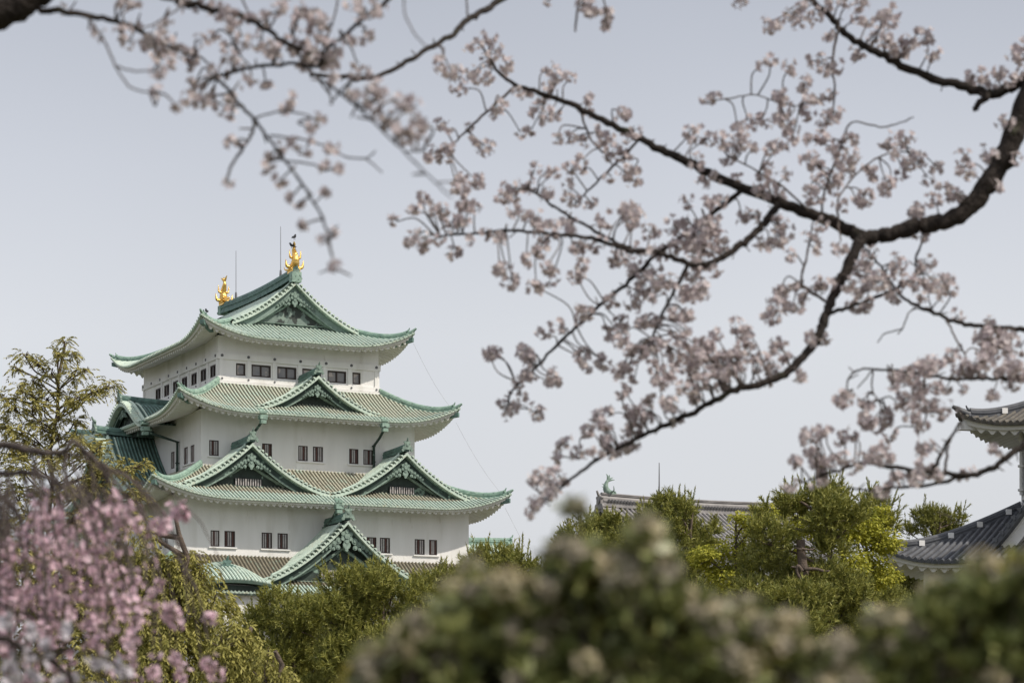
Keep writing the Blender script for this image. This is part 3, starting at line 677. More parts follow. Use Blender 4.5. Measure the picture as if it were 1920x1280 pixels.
# second hip step on the upper roof and its gabled crown
gable(tur, RT, 0, 4.6, -4.6, 21.1, 17.6, 4.2, (M_TIL, M_TIL, M_TIL, M_PLA, M_PLA, M_TIL), DZ, gapm=M_GAP, both=True, plaster=True, ridge=(.5, .7), orn=.8, kind='crown_gable')
gable(tur, FR, -.3, 9.6, 5.0, 16.0, 9.7, 4.4, (M_TIL, M_TIL, M_TIL, M_PLA, M_PLA, M_TIL), DZ, gapm=M_GAP, plaster=True, orn=.9, bh=1.2, kind='front_gable', h=lambda s: (1-s)*(1-.35*s))
wl = MB()
for sd in (FR, LF, RT, BK): wall_face(wl, sd, TW, -TW, TW, 11.8, 17.2)
wl.build('wall', [M_PLA], tur, DZ)
wl = MB(); L2_ = TW+3.8
for sd in (FR, LF, RT, BK): wall_face(wl, sd, L2_, -L2_, L2_, -1.6, 9.1)
wl.build('wall', [M_PLA], tur, DZ)
mb = MB(); mb.tube([(-TW+.05, -TW-.12, 16.4), (-TW+.05, -TW-.12, 12.7)], .10, 8)
for z in (15.6, 14.2, 12.95): mb.box((-TW+.05, -TW-.12, z), (.14, 0, 0), (0, .14, 0), (0, 0, .06))
mb.build('rain_pipe', [M_SOF], tur, DZ)

# green-roofed annex just right of the keep
AX = P(895, 1383, 262)
ann = empty('green_roofed_annex', (AX[0], AX[1], 0), .15, 'low annex with green copper gable roof between the keep and the pines', 'building')
ap = lambda a: 22.15-.62*a+.012*a*a
mb = MB(); hw_ = np.linspace(0, 6, 10); AU = 3.8
for sd in (FR, BK):
    us = np.arange(-AU-3, AU, .34); U_ = np.repeat(us[:, None], 10, 1); B_ = np.repeat(hw_[None], len(us), 0)
    mb.grid(sd(np.linspace(-AU-3, AU, 20)[:, None] if sd is FR else np.linspace(-AU, AU+3, 20)[:, None], hw_[None], ap(hw_)[None]), 0, True)
    ribs(mb, sd(U_ if sd is FR else -U_, B_, ap(B_)+.02), sd.vec(1, 0, 0), .1, 0)
mb.grid(np.stack([np.stack([AU+0*hw_, -hw_, ap(hw_)-.05], -1), np.stack([AU+0*hw_, -hw_, ap(hw_)-.6], -1)], 1), 1, False)
sweep(mb, [(-AU-3, 0, 22.0), (AU, 0, 22.0)], np.array([0, 1., 0]), .6, .9, 2); onigawara(mb, (AU+.1, 0, 22.0), np.array([1., 0, 0]), np.array([0, 1., 0]), 1.0, 2)
sweep(mb, np.stack([AU-.2+0*hw_, -hw_, ap(hw_)], -1), np.array([1., 0, 0]), .4, .5, 2)
mb.build('roof', [M_COP, M_PLA, M_HIP], ann, DZ)
wl = MB()
wall_face(wl, FR, 4.6, -AU-2.5, AU-.8, -1.6, float(ap(4.6))-.3); wall_face(wl, BK, 4.6, -AU+.8, AU+2.5, -1.6, float(ap(4.6))-.3)
q = np.linspace(-4.6, 4.6, 15)
for x in (AU-.8, -AU-2.5): wl.grid(np.stack([np.stack([0*q+x, q, ap(abs(q))-.3], -1), np.stack([0*q+x, q, 0*q-1.6], -1)], 1), 0, False)
wl.build('wall', [M_PLA], ann, DZ)
# ------------------------------------------------------------------ vegetation
def unit(a): return a/(np.linalg.norm(a, axis=-1, keepdims=True)+1e-9)
def leaves(mb, p, d, L, Wd, rng, m=0, nrm=None, bend=0.0):
    """flat pointed leaves (diamond quads) at p along d"""
    p = np.asarray(p, float); d = unit(np.asarray(d, float)); n = len(p)
    L = np.broadcast_to(L, (n,))[:, None]; Wd = np.broadcast_to(Wd, (n,))[:, None]
    r = rng.normal(size=(n, 3)) if nrm is None else nrm+rng.normal(size=(n, 3))*.35
    s = unit(np.cross(d, r)); q = np.cross(s, d)
    V = np.stack([p, p+d*L*.5+s*Wd/2, p+d*L-q*L*bend, p+d*L*.5-s*Wd/2], 1)
    mb.add(V, np.arange(n*4).reshape(n, 4), m)
def needles(mb, p, d, L, Wd, rng, m=0):
    n = len(p); d = unit(d); s = unit(np.cross(d, rng.normal(size=(n, 3))))
    L = np.broadcast_to(L, (n,))[:, None]
    V = np.stack([p+s*Wd/2, p-s*Wd/2, p+d*L], 1)
    mb.add(V, np.arange(n*3).reshape(n, 3), m)
def sphere_pts(c, r, n, rng, inner=.35, up=.0):
    v = unit(rng.normal(size=(n, 3))); v[:, 2] = v[:, 2]+up; v = unit(v)
    return c+v*(r*(inner+(1-inner)*rng.random(n)**.5))[:, None], v

def pine_crown(mb, blobs, rng, dens=27, Ln=.20, s=1.0):
    for c, r in blobs:
        n = int(dens*4*math.pi*r*r)+6
        # irregular pads: several flattened sub-clumps on the blob
        k = 7; cc, vv = sphere_pts(c, r*.75, k, rng, .55, .25); sub = rng.integers(0, k, n)
        p, v = sphere_pts(np.zeros(3), 1, n, rng, .3); p = cc[sub]+p*np.array([.68, .68, .5])*r
        ax = unit(.55*unit(p-c)+.35*v+np.array([0, 0, .75])+rng.normal(size=(n, 3))*.22)
        ln = (.22+.25*rng.random(n))*s; K = 22
        hi = ((p-c)[:, 2] > .35*r) & (rng.random(n) < .45); ln[hi] *= 1.35; ax[hi] = unit(ax[hi]*.6+np.array([0, 0, 1.]))
        t = (np.arange(K)+rng.random((n, K)))/K; base = p[:, None]+ax[:, None]*(ln[:, None]*t)[..., None]
        sd_ = unit(rng.normal(size=(n, K, 3))); nd = unit(ax[:, None]*.75+sd_*(1.0-.4*t[..., None]))
        needles(mb, base.reshape(-1, 3), nd.reshape(-1, 3), Ln*s*(.7+.5*rng.random(n*K)), .042*s, rng, 0)
        # leader shoots standing clear of the pad
        m_ = max(3, int(7*r)); q0 = c+np.column_stack([rng.uniform(-.85, .85, m_)*r, rng.uniform(-.7, .7, m_)*r, np.zeros(m_)]); q0[:, 2] = c[2]+r*(.95-.55*((q0[:, 0]-c[0])/r)**2)*.75
        for p0 in q0:
            H = rng.uniform(.45, 1.0)*s; a0 = unit(np.array([(p0[0]-c[0])/r*.35, rng.uniform(-.3, .3), 1.])); kk = int(H*95); tt = rng.random(kk)
            sd2 = unit(rng.normal(size=(kk, 3))); needles(mb, p0+a0*(tt*H)[:, None], a0*.9+sd2*(.85-.3*tt[:, None]), .17*s*(1-.4*tt), .040*s, rng, 0)
            needles(mb, p0[None]+a0*H*.95, a0[None], .22*s, .04*s, rng, 1)
            if rng.random() < .5:
                a1 = unit(a0+np.array([rng.choice([-1, 1])*.8, 0, 0])); p1 = p0+a0*H*.35; tt = rng.random(kk//2); sd2 = unit(rng.normal(size=(kk//2, 3)))
                needles(mb, p1+a1*(tt*H*.55)[:, None], a1*.9+sd2*.75, .16*s, .040*s, rng, 0)
        cs = rng.random(n) < .30
        needles(mb, (p+ax*(ln*.8)[:, None])[cs], ax[cs]+np.array([0, 0, .3]), (.16+.14*rng.random(cs.sum()))*s, .035*s, rng, 1)
def spray_crown(mb, blobs, rng, dens=10, s=1.0, droop=.7):
    for c, r in blobs:
        n = int(dens*4*math.pi*r*r)+5; k = 8
        cc, vv = sphere_pts(c, r*.8, k, rng, .4); sub = rng.integers(0, k, n)
        p, v = sphere_pts(np.zeros(3), 1, n, rng, .2); p = cc[sub]+p*np.array([.55, .55, .5])*r
        out = unit(unit(p-c)*np.array([1, 1, .3])+rng.normal(size=(n, 3))*.35)
        K = 12; t = (np.arange(K)+.5)/K; L = (.30+.25*rng.random(n))*s
        ax = out[:, None]*t[:, None]*L[:, None, None]+np.array([0, 0, -1.])*(droop*L[:, None]*t**2)[..., None]
        base = p[:, None]+ax; side = unit(np.cross(out, np.array([0, 0, 1.])+rng.normal(size=(n, 3))*.3))
        sg = np.where(np.arange(K) % 2 == 0, 1, -1)
        d = out[:, None]*.7+side[:, None]*sg[None, :, None]*.75+np.array([0, 0, -1.])*(.35+droop*t)[None, :, None]
        leaves(mb, base.reshape(-1, 3), d.reshape(-1, 3), .16*s*(.7+.6*rng.random(n*K)), .058*s, rng, 0)
def leaf_crown(mb, blobs, rng, dens=170, s=1.0):
    for c, r in blobs:
        n = int(dens*4*math.pi*r*r)+10; k = 9
        cc, vv = sphere_pts(c, r*.95, k, rng, .5); sub = rng.integers(0, k, n)
        p, v = sphere_pts(np.zeros(3), 1, n, rng, .2); p = cc[sub]+p*np.array([.85, .85, .36])*r
        d = unit(v*np.array([1, 1, .2])+np.array([0, 0, -.3])+rng.normal(size=(n, 3))*.4)
        leaves(mb, p, d, .15*s*(.6+.7*rng.random(n)), .10*s, rng, 0, np.array([0, 0, 1.]), .2)

CROWN = dict(pine=(pine_crown, [M_PIN, M_CAN], M_PBK), spray=(spray_crown, [M_CYP], M_PBK), gold=(spray_crown, [M_GOL], M_PBK), leaf=(leaf_crown, [M_MAP], M_BRG))
def tree(name, label, cat, group, d, blobs, kind, seed, tx=None, s=1.0, trunk_r=.22, dy=0, **kw):
    rng = np.random.default_rng(seed); f = FPX/d
    W = []
    for px, py, r, *near in blobs:
        q = P(px, py+dy, d+(near[0] if near else rng.uniform(-.8, .8)*r/f*1.5)); W.append((q, r/f))
    cx = P(tx, 0, d)[0] if tx is not None else np.mean([q[0] for q, _ in W])
    loc = np.array([cx, d, 0.]); W = [(q-loc, r) for q, r in W]
    root = empty(name, loc, 0, label, cat, group)
    fn, ms, bark = CROWN[kind]; cm_ = MB(); fn(cm_, W, rng, s=s, **kw); cm_.build('crown', ms, root)
    tb = MB(); top = max(q[2] for q, _ in W); low = min(q[2] for q, _ in W)
    T = 14; tz = np.linspace(0, top, T); wob = np.cumsum(rng.normal(size=(T, 2))*.10, 0); wob -= wob[0]
    path = np.column_stack([wob[:, 0], wob[:, 1], tz]); tb.tube(path, np.linspace(trunk_r, .04, T), 8)
    for q, r in W:
        z0 = max(.5, q[2]-.9*r-.4); a = np.array([np.interp(z0, tz, path[:, 0]), np.interp(z0, tz, path[:, 1]), z0])
        mid = (a+q)/2+np.array([0, 0, .12*r])+rng.normal(size=3)*.12
        pp = spline([a, mid, q], 5); tb.tube(pp, np.linspace(trunk_r*.32, .02, len(pp)), 6)
        for _ in range(5):
            e = q+unit(rng.normal(size=3)+np.array([0, 0, .3]))*r*.8; tb.tube(spline([q-(q-a)*.12, (q+e)/2+np.array([0, 0, -.05]), e], 3), np.linspace(.02, .008, 7), 5, caps=False)
    tb.build('trunk', [bark], root)
    return root
GP = 'pines between the hedge and the keep'
tree('pine_tree', 'dark pine with dense rounded crown below the domed gable of the keep', 'tree', GP, 92, [(520, 1130, 42), (478, 1165, 40), (565, 1150, 46), (600, 1190, 50), (525, 1205, 56), (480, 1235, 45), (580, 1250, 60), (520, 1275, 55), (640, 1260, 50), (560, 1310, 60)], 'pine', 1, dy=26)
tree('pine_tree', 'broad olive green pine in front of the keep\'s lowest gable', 'tree', GP, 88, [(640, 1085, 36), (690, 1085, 42), (735, 1090, 40), (620, 1140, 44), (700, 1150, 62), (775, 1125, 50), (660, 1225, 60), (755, 1215, 62), (820, 1180, 50), (700, 1285, 60), (810, 1270, 60)], 'pine', 2, dy=26)
tree('pine_tree', 'pine with upright shoots standing before the keep\'s right wall base', 'tree', GP, 94, [(800, 1078, 26), (845, 1075, 30), (825, 1120, 40), (880, 1105, 44), (860, 1165, 50), (930, 1160, 50), (900, 1230, 60), (980, 1240, 60)], 'pine', 3, dy=26)
tree('pine_tree', 'pine with tall pale shoots in front of the green roofed annex', 'tree', GP, 97, [(897, 1040, 24), (918, 1062, 30), (945, 1038, 26), (975, 1042, 24), (965, 1090, 40), (1000, 1070, 28), (920, 1110, 40), (1010, 1120, 46), (1050, 1160, 50), (1040, 1060, 14)], 'pine', 4, dy=18)
tree('pine_tree', 'pine at the left end of the grey tiled hall', 'tree', GP, 100, [(1065, 1000, 18), (1095, 990, 24), (1130, 985, 30), (1165, 985, 26), (1100, 1030, 40), (1160, 1040, 44), (1190, 1000, 22), (1140, 1090, 50)], 'pine', 5, dy=16)
tree('pine_tree', 'pine rising in front of the middle of the grey tiled hall', 'tree', GP, 100, [(1222, 958, 20), (1255, 948, 26), (1283, 945, 20), (1240, 985, 32), (1285, 985, 34), (1312, 1010, 24), (1335, 985, 12), (1270, 1035, 40), (1300, 1060, 30), (1220, 1050, 40), (1260, 1110, 50)], 'pine', 6, dy=14)
pt = tree('pine_tree', 'large pine with a sawn-off bare trunk stub and pale broken limbs', 'tree', GP, 84, [(1478, 935, 18), (1530, 945, 30), (1565, 930, 26), (1555, 965, 40), (1600, 975, 26), (1490, 960, 26), (1440, 1010, 36), (1430, 1070, 46), (1470, 1120, 46), (1545, 1100, 44), (1590, 1120, 44), (1420, 1130, 44), (1560, 1030, 30), (1500, 1160, 50), (1600, 1180, 50), (1425, 960, 14), (1500, 1128, 30, -2.2), (1530, 1135, 34, -2), (1470, 1140, 36, -2), (1505, 1170, 44, -2.5)], 'pine', 7, dy=8, tx=1560)
# the sawn-off stub, standing free in front of that crown
st = MB(); f = FPX/83.2; L0 = P(1560, 0, 84); Q = lambda x, y, dd=0: P(x, y, 83.2+dd)-np.array([L0[0], 84, 0])
st.tube([Q(1535, 1560, 1), Q(1518, 1300, 1), Q(1512, 1130, .5), Q(1508, 1090), Q(1505, 1060), Q(1502, 1030), Q(1501, 1012)], np.array([17, 14, 11.5, 10, 9, 8.3, 8.3])/f, 10)
for path, r0 in (([(1503, 1028), (1518, 1030), (1528, 1028)], 3), ([(1503, 1030), (1490, 1026)], 3), ([(1508, 1066), (1530, 1066), (1545, 1070), (1556, 1070)], 4.5), ([(1505, 1070), (1496, 1060), (1494, 1070), (1500, 1083), (1513, 1096)], 4.5), ([(1500, 1064), (1484, 1062)], 3.5)):
    q = spline([Q(x, y, -.25) for x, y in path], 4); st.tube(q, np.linspace(r0, r0*.55, len(q))/f*.8, 7)
st.build('bare_stub', [M_PBK], pt)
tree('pine_tree', 'slim pine with ragged pointed shoots between the yellow tree and the turret', 'tree', GP, 90, [(1640, 950, 16), (1660, 962, 14), (1672, 985, 12), (1625, 975, 22), (1600, 1000, 26), (1650, 1000, 24)], 'pine', 8, trunk_r=.15)
tree('pine_tree', 'pine top peeping over the lower roof of the turret', 'tree', GP, 140, [(1730, 968, 16), (1752, 972, 16), (1775, 975, 14), (1800, 972, 8), (1745, 995, 26), (1705, 1000, 12), (1780, 1000, 22)], 'pine', 9)
tree('pine_tree', 'low dark pine filling the gap under the yellow-green trees, mostly behind the shrubs', 'tree', GP, 112, [(1330, 1130, 50), (1400, 1150, 56), (1490, 1150, 60), (1570, 1140, 50), (1640, 1130, 44), (1690, 1160, 50), (1450, 1210, 60), (1560, 1220, 60), (1350, 1210, 60), (1650, 1220, 60)], 'pine', 13)
GM_ = 'yellow-green trees among the pines'
tree('broadleaf_tree', 'bright yellow-green tree in young leaf before the grey tiled hall', 'tree', GM_, 95, [(1348, 1045, 36), (1320, 1045, 24), (1392, 1015, 32), (1425, 985, 26), (1452, 960, 22), (1400, 975, 22), (1370, 1090, 36), (1380, 1050, 26)], 'leaf', 10, trunk_r=.14)
tree('broadleaf_tree', 'bright yellow-green tree in young leaf beside the turret roof corner', 'tree', GM_, 89, [(1600, 990, 34), (1648, 968, 20), (1620, 1030, 46), (1575, 1055, 40), (1655, 1010, 24), (1640, 1075, 34), (1530, 985, 34), (1490, 985, 26), (1600, 1110, 40), (1470, 1040, 30)], 'leaf', 11, trunk_r=.14)
tree('broadleaf_tree', 'dark green tree in the shade under the lower turret roof', 'tree', None, 131, [(1700, 1090, 40), (1750, 1090, 40), (1660, 1110, 40), (1720, 1140, 50), (1790, 1120, 50), (1850, 1100, 50)], 'pine', 12, trunk_r=.14)
# conifers at the left
tree('cypress_tree', 'tall airy olive cypress with open branches at the left of the keep', 'tree', None, 62,
     [(122, 640, 10), (110, 665, 14), (128, 660, 12), (45, 665, 13), (70, 680, 12), (30, 690, 9), (38, 730, 15), (60, 715, 14), (95, 700, 14), (140, 700, 14), (160, 692, 10), (205, 722, 13), (190, 730, 10), (170, 740, 16), (150, 748, 16), (125, 745, 16), (88, 745, 18), (60, 760, 16), (25, 765, 20), (5, 745, 14), (110, 780, 18), (140, 790, 14), (80, 800, 20), (35, 805, 18), (8, 800, 20), (60, 830, 22), (110, 820, 18), (20, 845, 24), (140, 815, 12), (90, 860, 24), (40, 880, 26), (130, 850, 16), (165, 860, 20), (200, 870, 24), (240, 880, 18), (265, 872, 10), (190, 910, 24), (240, 925, 20), (262, 935, 14), (150, 910, 26), (90, 920, 26), (30, 930, 24), (215, 955, 22), (60, 970, 26), (140, 970, 24), (10, 980, 22), (190, 840, 16), (150, 830, 16)], 'spray', 20, tx=90, s=.62, dens=46, trunk_r=.07, droop=.45)
tree('cypress_tree', 'golden drooping cypress behind the pink weeping cherry', 'tree', 'golden drooping cypresses', 52, [(345, 1062, 34), (310, 1085, 40), (375, 1085, 36), (398, 1130, 36), (330, 1130, 50), (385, 1175, 46), (300, 1160, 50), (340, 1210, 50), (260, 1110, 44), (250, 1180, 50), (300, 1240, 50), (400, 1230, 44), (270, 1040, 26), (260, 990, 24), (255, 1060, 40), (240, 960, 18)], 'gold', 21, s=.8, dens=34, droop=1.3, tx=320)
tree('cypress_tree', 'golden drooping cypress at the foot of the dark pine', 'tree', 'golden drooping cypresses', 46, [(432, 1172, 26), (455, 1195, 28), (415, 1205, 36), (460, 1230, 36), (420, 1260, 44), (475, 1270, 40), (440, 1300, 50)], 'gold', 22, s=.75, dens=36, droop=1.3)
tree('cypress_tree', 'small pointed golden cypress lowest beside the dark pine', 'tree', 'golden drooping cypresses', 42, [(505, 1222, 14), (512, 1245, 22), (495, 1265, 28), (535, 1265, 22), (520, 1295, 36)], 'gold', 23, s=.65, dens=38, droop=1.3, trunk_r=.1)
tree('cypress_tree', 'olive cypress mass behind the white blossoms at the bottom corner', 'tree', None, 56, [(40, 1060, 60), (120, 1050, 56), (190, 1060, 56), (60, 1150, 70), (150, 1150, 70), (220, 1140, 60), (30, 1240, 70), (130, 1240, 70), (230, 1230, 60), (-10, 1020, 40)], 'spray', 24, s=.8, dens=30)
# ------------------------------------------------------------------ cherry trees
def flower(mb, c, n, r, rng, m=0, pet=5, cup=.45):
    """flowers with five notched petals; c, n (N,3)"""
    N = len(c); n = unit(n); a = unit(np.cross(n, rng.normal(size=(N, 3)))); b = np.cross(n, a)
    ph = (np.arange(pet)[None]*2*np.pi/pet+rng.random((N, 1))*6)
    rad = np.cos(ph)[..., None]*a[:, None]+np.sin(ph)[..., None]*b[:, None]
    sd_ = -np.sin(ph)[..., None]*a[:, None]+np.cos(ph)[..., None]*b[:, None]
    R = np.broadcast_to(r, (N,))[:, None, None]; nn = n[:, None]*np.ones((1, pet, 1)); cc = c[:, None]
    cu = cup*(.5+rng.random((N, 1, 1)))
    V = np.stack([cc+0*rad, cc+rad*R*.55+sd_*R*.40+nn*R*cu*.5, cc+rad*R*.98+sd_*R*.18+nn*R*cu*.8, cc+rad*R*.98-sd_*R*.18+nn*R*cu*.8, cc+rad*R*.55-sd_*R*.40+nn*R*cu*.5], 2)
    mb.add(V, np.arange(N*pet*5).reshape(-1, 5), m)
def umbel(fl, st, c, r, anchor, rng, k, R=.0165):
    v = unit(rng.normal(size=(k, 3))+np.array([0, 0, -.25])); p = c+v*(r*(.45+.6*rng.random(k)))[:, None]
    flower(fl, p, v+rng.normal(size=(k, 3))*.35, R*(.8+.4*rng.random(k)), rng)
    for q in p[::2]: st.tube([anchor, (anchor+q)/2+np.array([0, 0, .004]), q], .0012, 3, caps=False)
    needles(st, p, (c-p), R*.7, .006, rng)                                   # calyx
    j = rng.random(k) < .12                                                  # young bronze leaves
    leaves(st, p[j]*.6+c*.4, v[j]+np.array([0, 0, .5]), .026, .009, rng)

class Cherry:
    def __init__(s, name, label, group, base, d):
        s.root = empty(name, base, 0, label, 'tree', group); s.base = np.asarray(base, float)
        s.tr, s.tw, s.fl, s.st = MB(), MB(), MB(), MB(); s.pts = []; s.px = []; s.dist = d
    def branch(s, pts, r0, r1, d0, d1, rng, thin=False):
        n = len(pts); q = np.array([P(x, y, d0+(d1-d0)*i/max(1, n-1)) for i, (x, y) in enumerate(pts)])
        k = 5; sp = spline(q, k); t = np.linspace(0, 1, len(sp))
        rad = (r0+(r1-r0)*t)/FPX*(d0+(d1-d0)*t); rad = rad*(1+.04*np.sin(np.arange(len(sp))*1.3+r0)+.045*rng.normal(size=len(sp)))
        rad = np.maximum(rad, .0014)
        sp = sp+rng.normal(size=sp.shape)*np.minimum(rad, .01)[:, None]*.35
        (s.tw if thin else s.tr).tube(sp-s.base, rad, 6 if thin else 9)
        s.pts.append(sp)
        if not thin:
            for i in range(2, len(sp)-1, 3):                                 # spurs
                if rad[i] < .03 and rng.random() < .7:
                    e = sp[i]+unit(rng.normal(size=3))*(.03+.03*rng.random()); s.tw.tube([sp[i]-s.base, e-s.base], [.004, .0025], 5)
    def blobs(s, B, rng, dens=1.0, R=.0182, maxd=130):
        A = np.concatenate(s.pts); ax = 960+FPX*A[:, 0]/A[:, 1]; ay = YH-FPX*(A[:, 2]-CAMH)/A[:, 1]
        for x, y, r in B:
            dd = np.hypot(ax-x, ay-y); i = int(np.argmin(dd+rng.random(len(dd))*6))
            c = P(x, y, A[i, 1]+rng.uniform(-.22, .22)*(1 if dd[i] > 12 else .5)); rw = r/FPX*c[1]
            g = c-A[i]; anchor = c-unit(g)*rw*.45 if dd[i] > 8 else A[i]
            if dd[i] > 8:
                m_ = (A[i]+anchor)/2+rng.normal(size=3)*np.linalg.norm(g)*.10+np.array([0, 0, .10*np.linalg.norm(g)])
                q = spline([A[i], m_, anchor, anchor+unit(g)*rw*.3], 5); s.tw.tube(q-s.base, np.linspace(.0042, .0022, len(q)), 5, caps=False)
            umbel(s.fl, s.st, c-s.base, rw*1.0, anchor-s.base, rng, max(4, int(dens*(r/16.)**2*11.5)), R)
    def done(s, pet, bark=None):
        for a, b in ((s.tr, s.tw), (s.fl, s.st)):
            for V, (F, m, sm) in zip(b.v, b.f):
                o_ = F.min() if len(F) else 0
                a.add(V, F-o_, 1, sm)
        s.tr.build('trunk', [bark or M_BRK, M_BRG], s.root); s.fl.build('blossoms', [pet, M_STK], s.root)

def crop(x0, y0, k, txt):
    v = [tuple(float(c) for c in t.split(',')) for t in txt.split()]
    return [(x0+a/k, y0+b/k, c/k*.92) for a, b, c in v]
CA = crop(0, 0, 3, "560,185,45 690,190,60 720,250,40 860,210,70 830,260,60 940,240,60 930,140,50 980,320,60 890,290,60 1000,250,45 1080,310,55 1130,230,40 1050,360,45 1100,330,45 1190,210,50 1260,270,45 1290,340,50 1170,390,40 1240,410,50 1330,370,50 1390,260,40 1360,200,40 1470,240,60 1520,290,60 1550,320,50 1620,250,60 1690,330,70 1750,300,60 1840,330,70 1880,270,50 1810,210,60 1780,140,60 1680,130,60 1690,60,60 1560,60,60 1600,30,50 1500,100,50 1420,110,60 1340,90,60 1260,60,60 1180,40,50 1090,20,60 1010,10,50 1280,140,50 1250,100,40 700,20,50 760,40,40 660,10,40 340,60,40 870,400,40 890,520,50 900,400,30 1090,480,50 1150,500,50 1060,545,50 1110,570,50 1180,560,50 1240,590,55 1290,560,45 1300,640,45 990,590,40 1380,460,45 1420,430,40 1500,490,35 1620,560,45 1650,570,40 1600,620,35 1790,680,50 1740,720,40 1300,800,45 1340,780,35 1570,830,45 1650,800,45 1720,830,45 1860,830,45 1500,910,45 1480,940,40 1850,940,40 1900,950,35 1580,1010,45 1640,1110,40 1680,1140,35 1280,1020,25 760,160,40")
CB1 = crop(560, 0, 3, "30,50,60 110,90,60 60,150,50 30,270,60 40,340,60 160,330,60 200,300,50 130,240,50 310,30,60 340,70,50 440,30,60 440,70,40 280,220,50 370,185,55 330,350,45 180,380,50 200,430,50 310,430,40 370,420,40 420,500,60 460,530,50 400,560,50 310,530,40 480,640,50 560,560,40 600,600,40 640,580,45 650,650,45 560,740,50 520,720,40 610,720,40 680,700,50 690,770,45 620,790,35 30,1260,20 150,1080,30 150,1340,30 200,1500,30 190,1300,25")
CB2 = crop(560, 0, 3, "800,365,50 860,410,60 890,490,55 960,260,40 1010,250,40 1075,220,55 1110,290,55 1060,340,50 1180,375,60 1000,430,60 1060,440,50 960,420,40 1410,390,50 1450,420,60 1520,440,45 1400,490,50 1450,470,40 1380,540,50 1240,520,45 1290,520,35 1120,590,50 1100,640,35 1150,600,40 1340,620,55 1400,650,55 1450,640,45 1360,680,30 1250,740,40 1310,730,35 1630,560,40 1620,620,45 1830,640,60 800,690,45 840,720,40 780,850,60 830,830,55 740,870,50 860,880,40 960,720,30 990,780,35 1050,830,60 1450,780,45 1500,770,45 1550,780,40 1600,790,50 1680,740,50 1730,790,60 1760,850,60 1820,870,60 1850,760,50 1890,730,45 1890,960,60 1840,970,50 1880,1020,50 1760,990,40 900,1010,55 1000,1020,60 890,1060,45 930,1070,50 950,1130,55 990,1170,45 910,1170,40 700,1120,45 650,1180,45 760,1190,50 810,1170,45 850,1240,60 930,1240,50 550,1240,45 1180,1060,55 1220,1100,60 1150,1100,50 1290,1030,60 1330,950,40 1390,960,45 1440,960,40 1530,940,50 1590,950,45 1400,1090,50 1520,1050,50 1510,1120,45 1400,1110,45 1220,1180,50 1280,1200,50 1340,1220,50 1560,1140,40 1640,1140,45 1720,1230,60 1840,1180,60 1890,1210,60 1590,900,45 1640,50,60 1600,20,50 1730,50,40 1725,110,30 1725,150,28 1410,5,30")
CC = crop(1280, 0, 3, "330,0,50 500,150,50 545,125,35 480,130,40 620,75,50 680,50,50 690,110,50 760,80,50 630,150,30 850,10,50 920,20,40 1010,10,50 820,200,40 990,90,50 1040,120,50 1130,90,60 1180,80,60 1160,150,60 1100,200,60 1160,230,60 1200,270,60 1260,230,60 1290,260,45 1230,300,50 1370,200,60 1410,300,60 1330,180,30 980,300,55 1640,430,60 1680,420,50 1740,470,55 1770,410,50 1850,440,50 1860,290,50 1900,270,50 1900,330,50 1910,400,40 440,365,35 490,335,40 600,375,55 720,340,50 780,340,45 860,380,60 800,400,45 680,470,60 145,555,45 180,545,35 570,545,60 540,540,40 720,560,50 790,550,45 830,530,40 690,640,55 860,640,60 810,670,50 780,720,45 550,630,60 560,700,70 600,720,60 440,690,60 370,680,40 330,740,55 310,700,40 40,750,60 90,760,50 150,770,50 210,780,55 270,810,60 250,880,55 330,800,50 400,830,40 500,830,50 540,820,50 610,800,50 730,790,50 800,790,50 850,850,55 940,790,60 950,890,60 700,890,55 750,930,50 920,960,60 870,900,40 1150,800,60 1250,780,60 1200,860,50 1290,900,65 1340,910,50 1240,950,55 1150,1040,60 1090,980,55 1050,950,45 1180,1010,40 1380,1000,50 1440,940,50 1580,890,60 1600,960,60 1710,870,60 1740,880,45 1880,890,50 1760,1040,45 1520,1090,65 1480,1060,50 1560,1110,50 1400,1130,50 1330,1190,60 1300,1200,45 1820,680,50 1800,690,40 470,960,60 590,980,40 440,970,45 740,1100,65 720,1060,50 770,990,50 850,1040,60 840,990,50 1030,1110,60 990,1140,45 890,1150,50 80,910,60 120,1020,55 180,1000,40 310,1010,45 430,1050,60 490,1070,60 550,1100,55 140,1150,50 220,1120,50 340,1210,55 390,1220,45 20,1130,50 100,1230,50 160,1240,50")
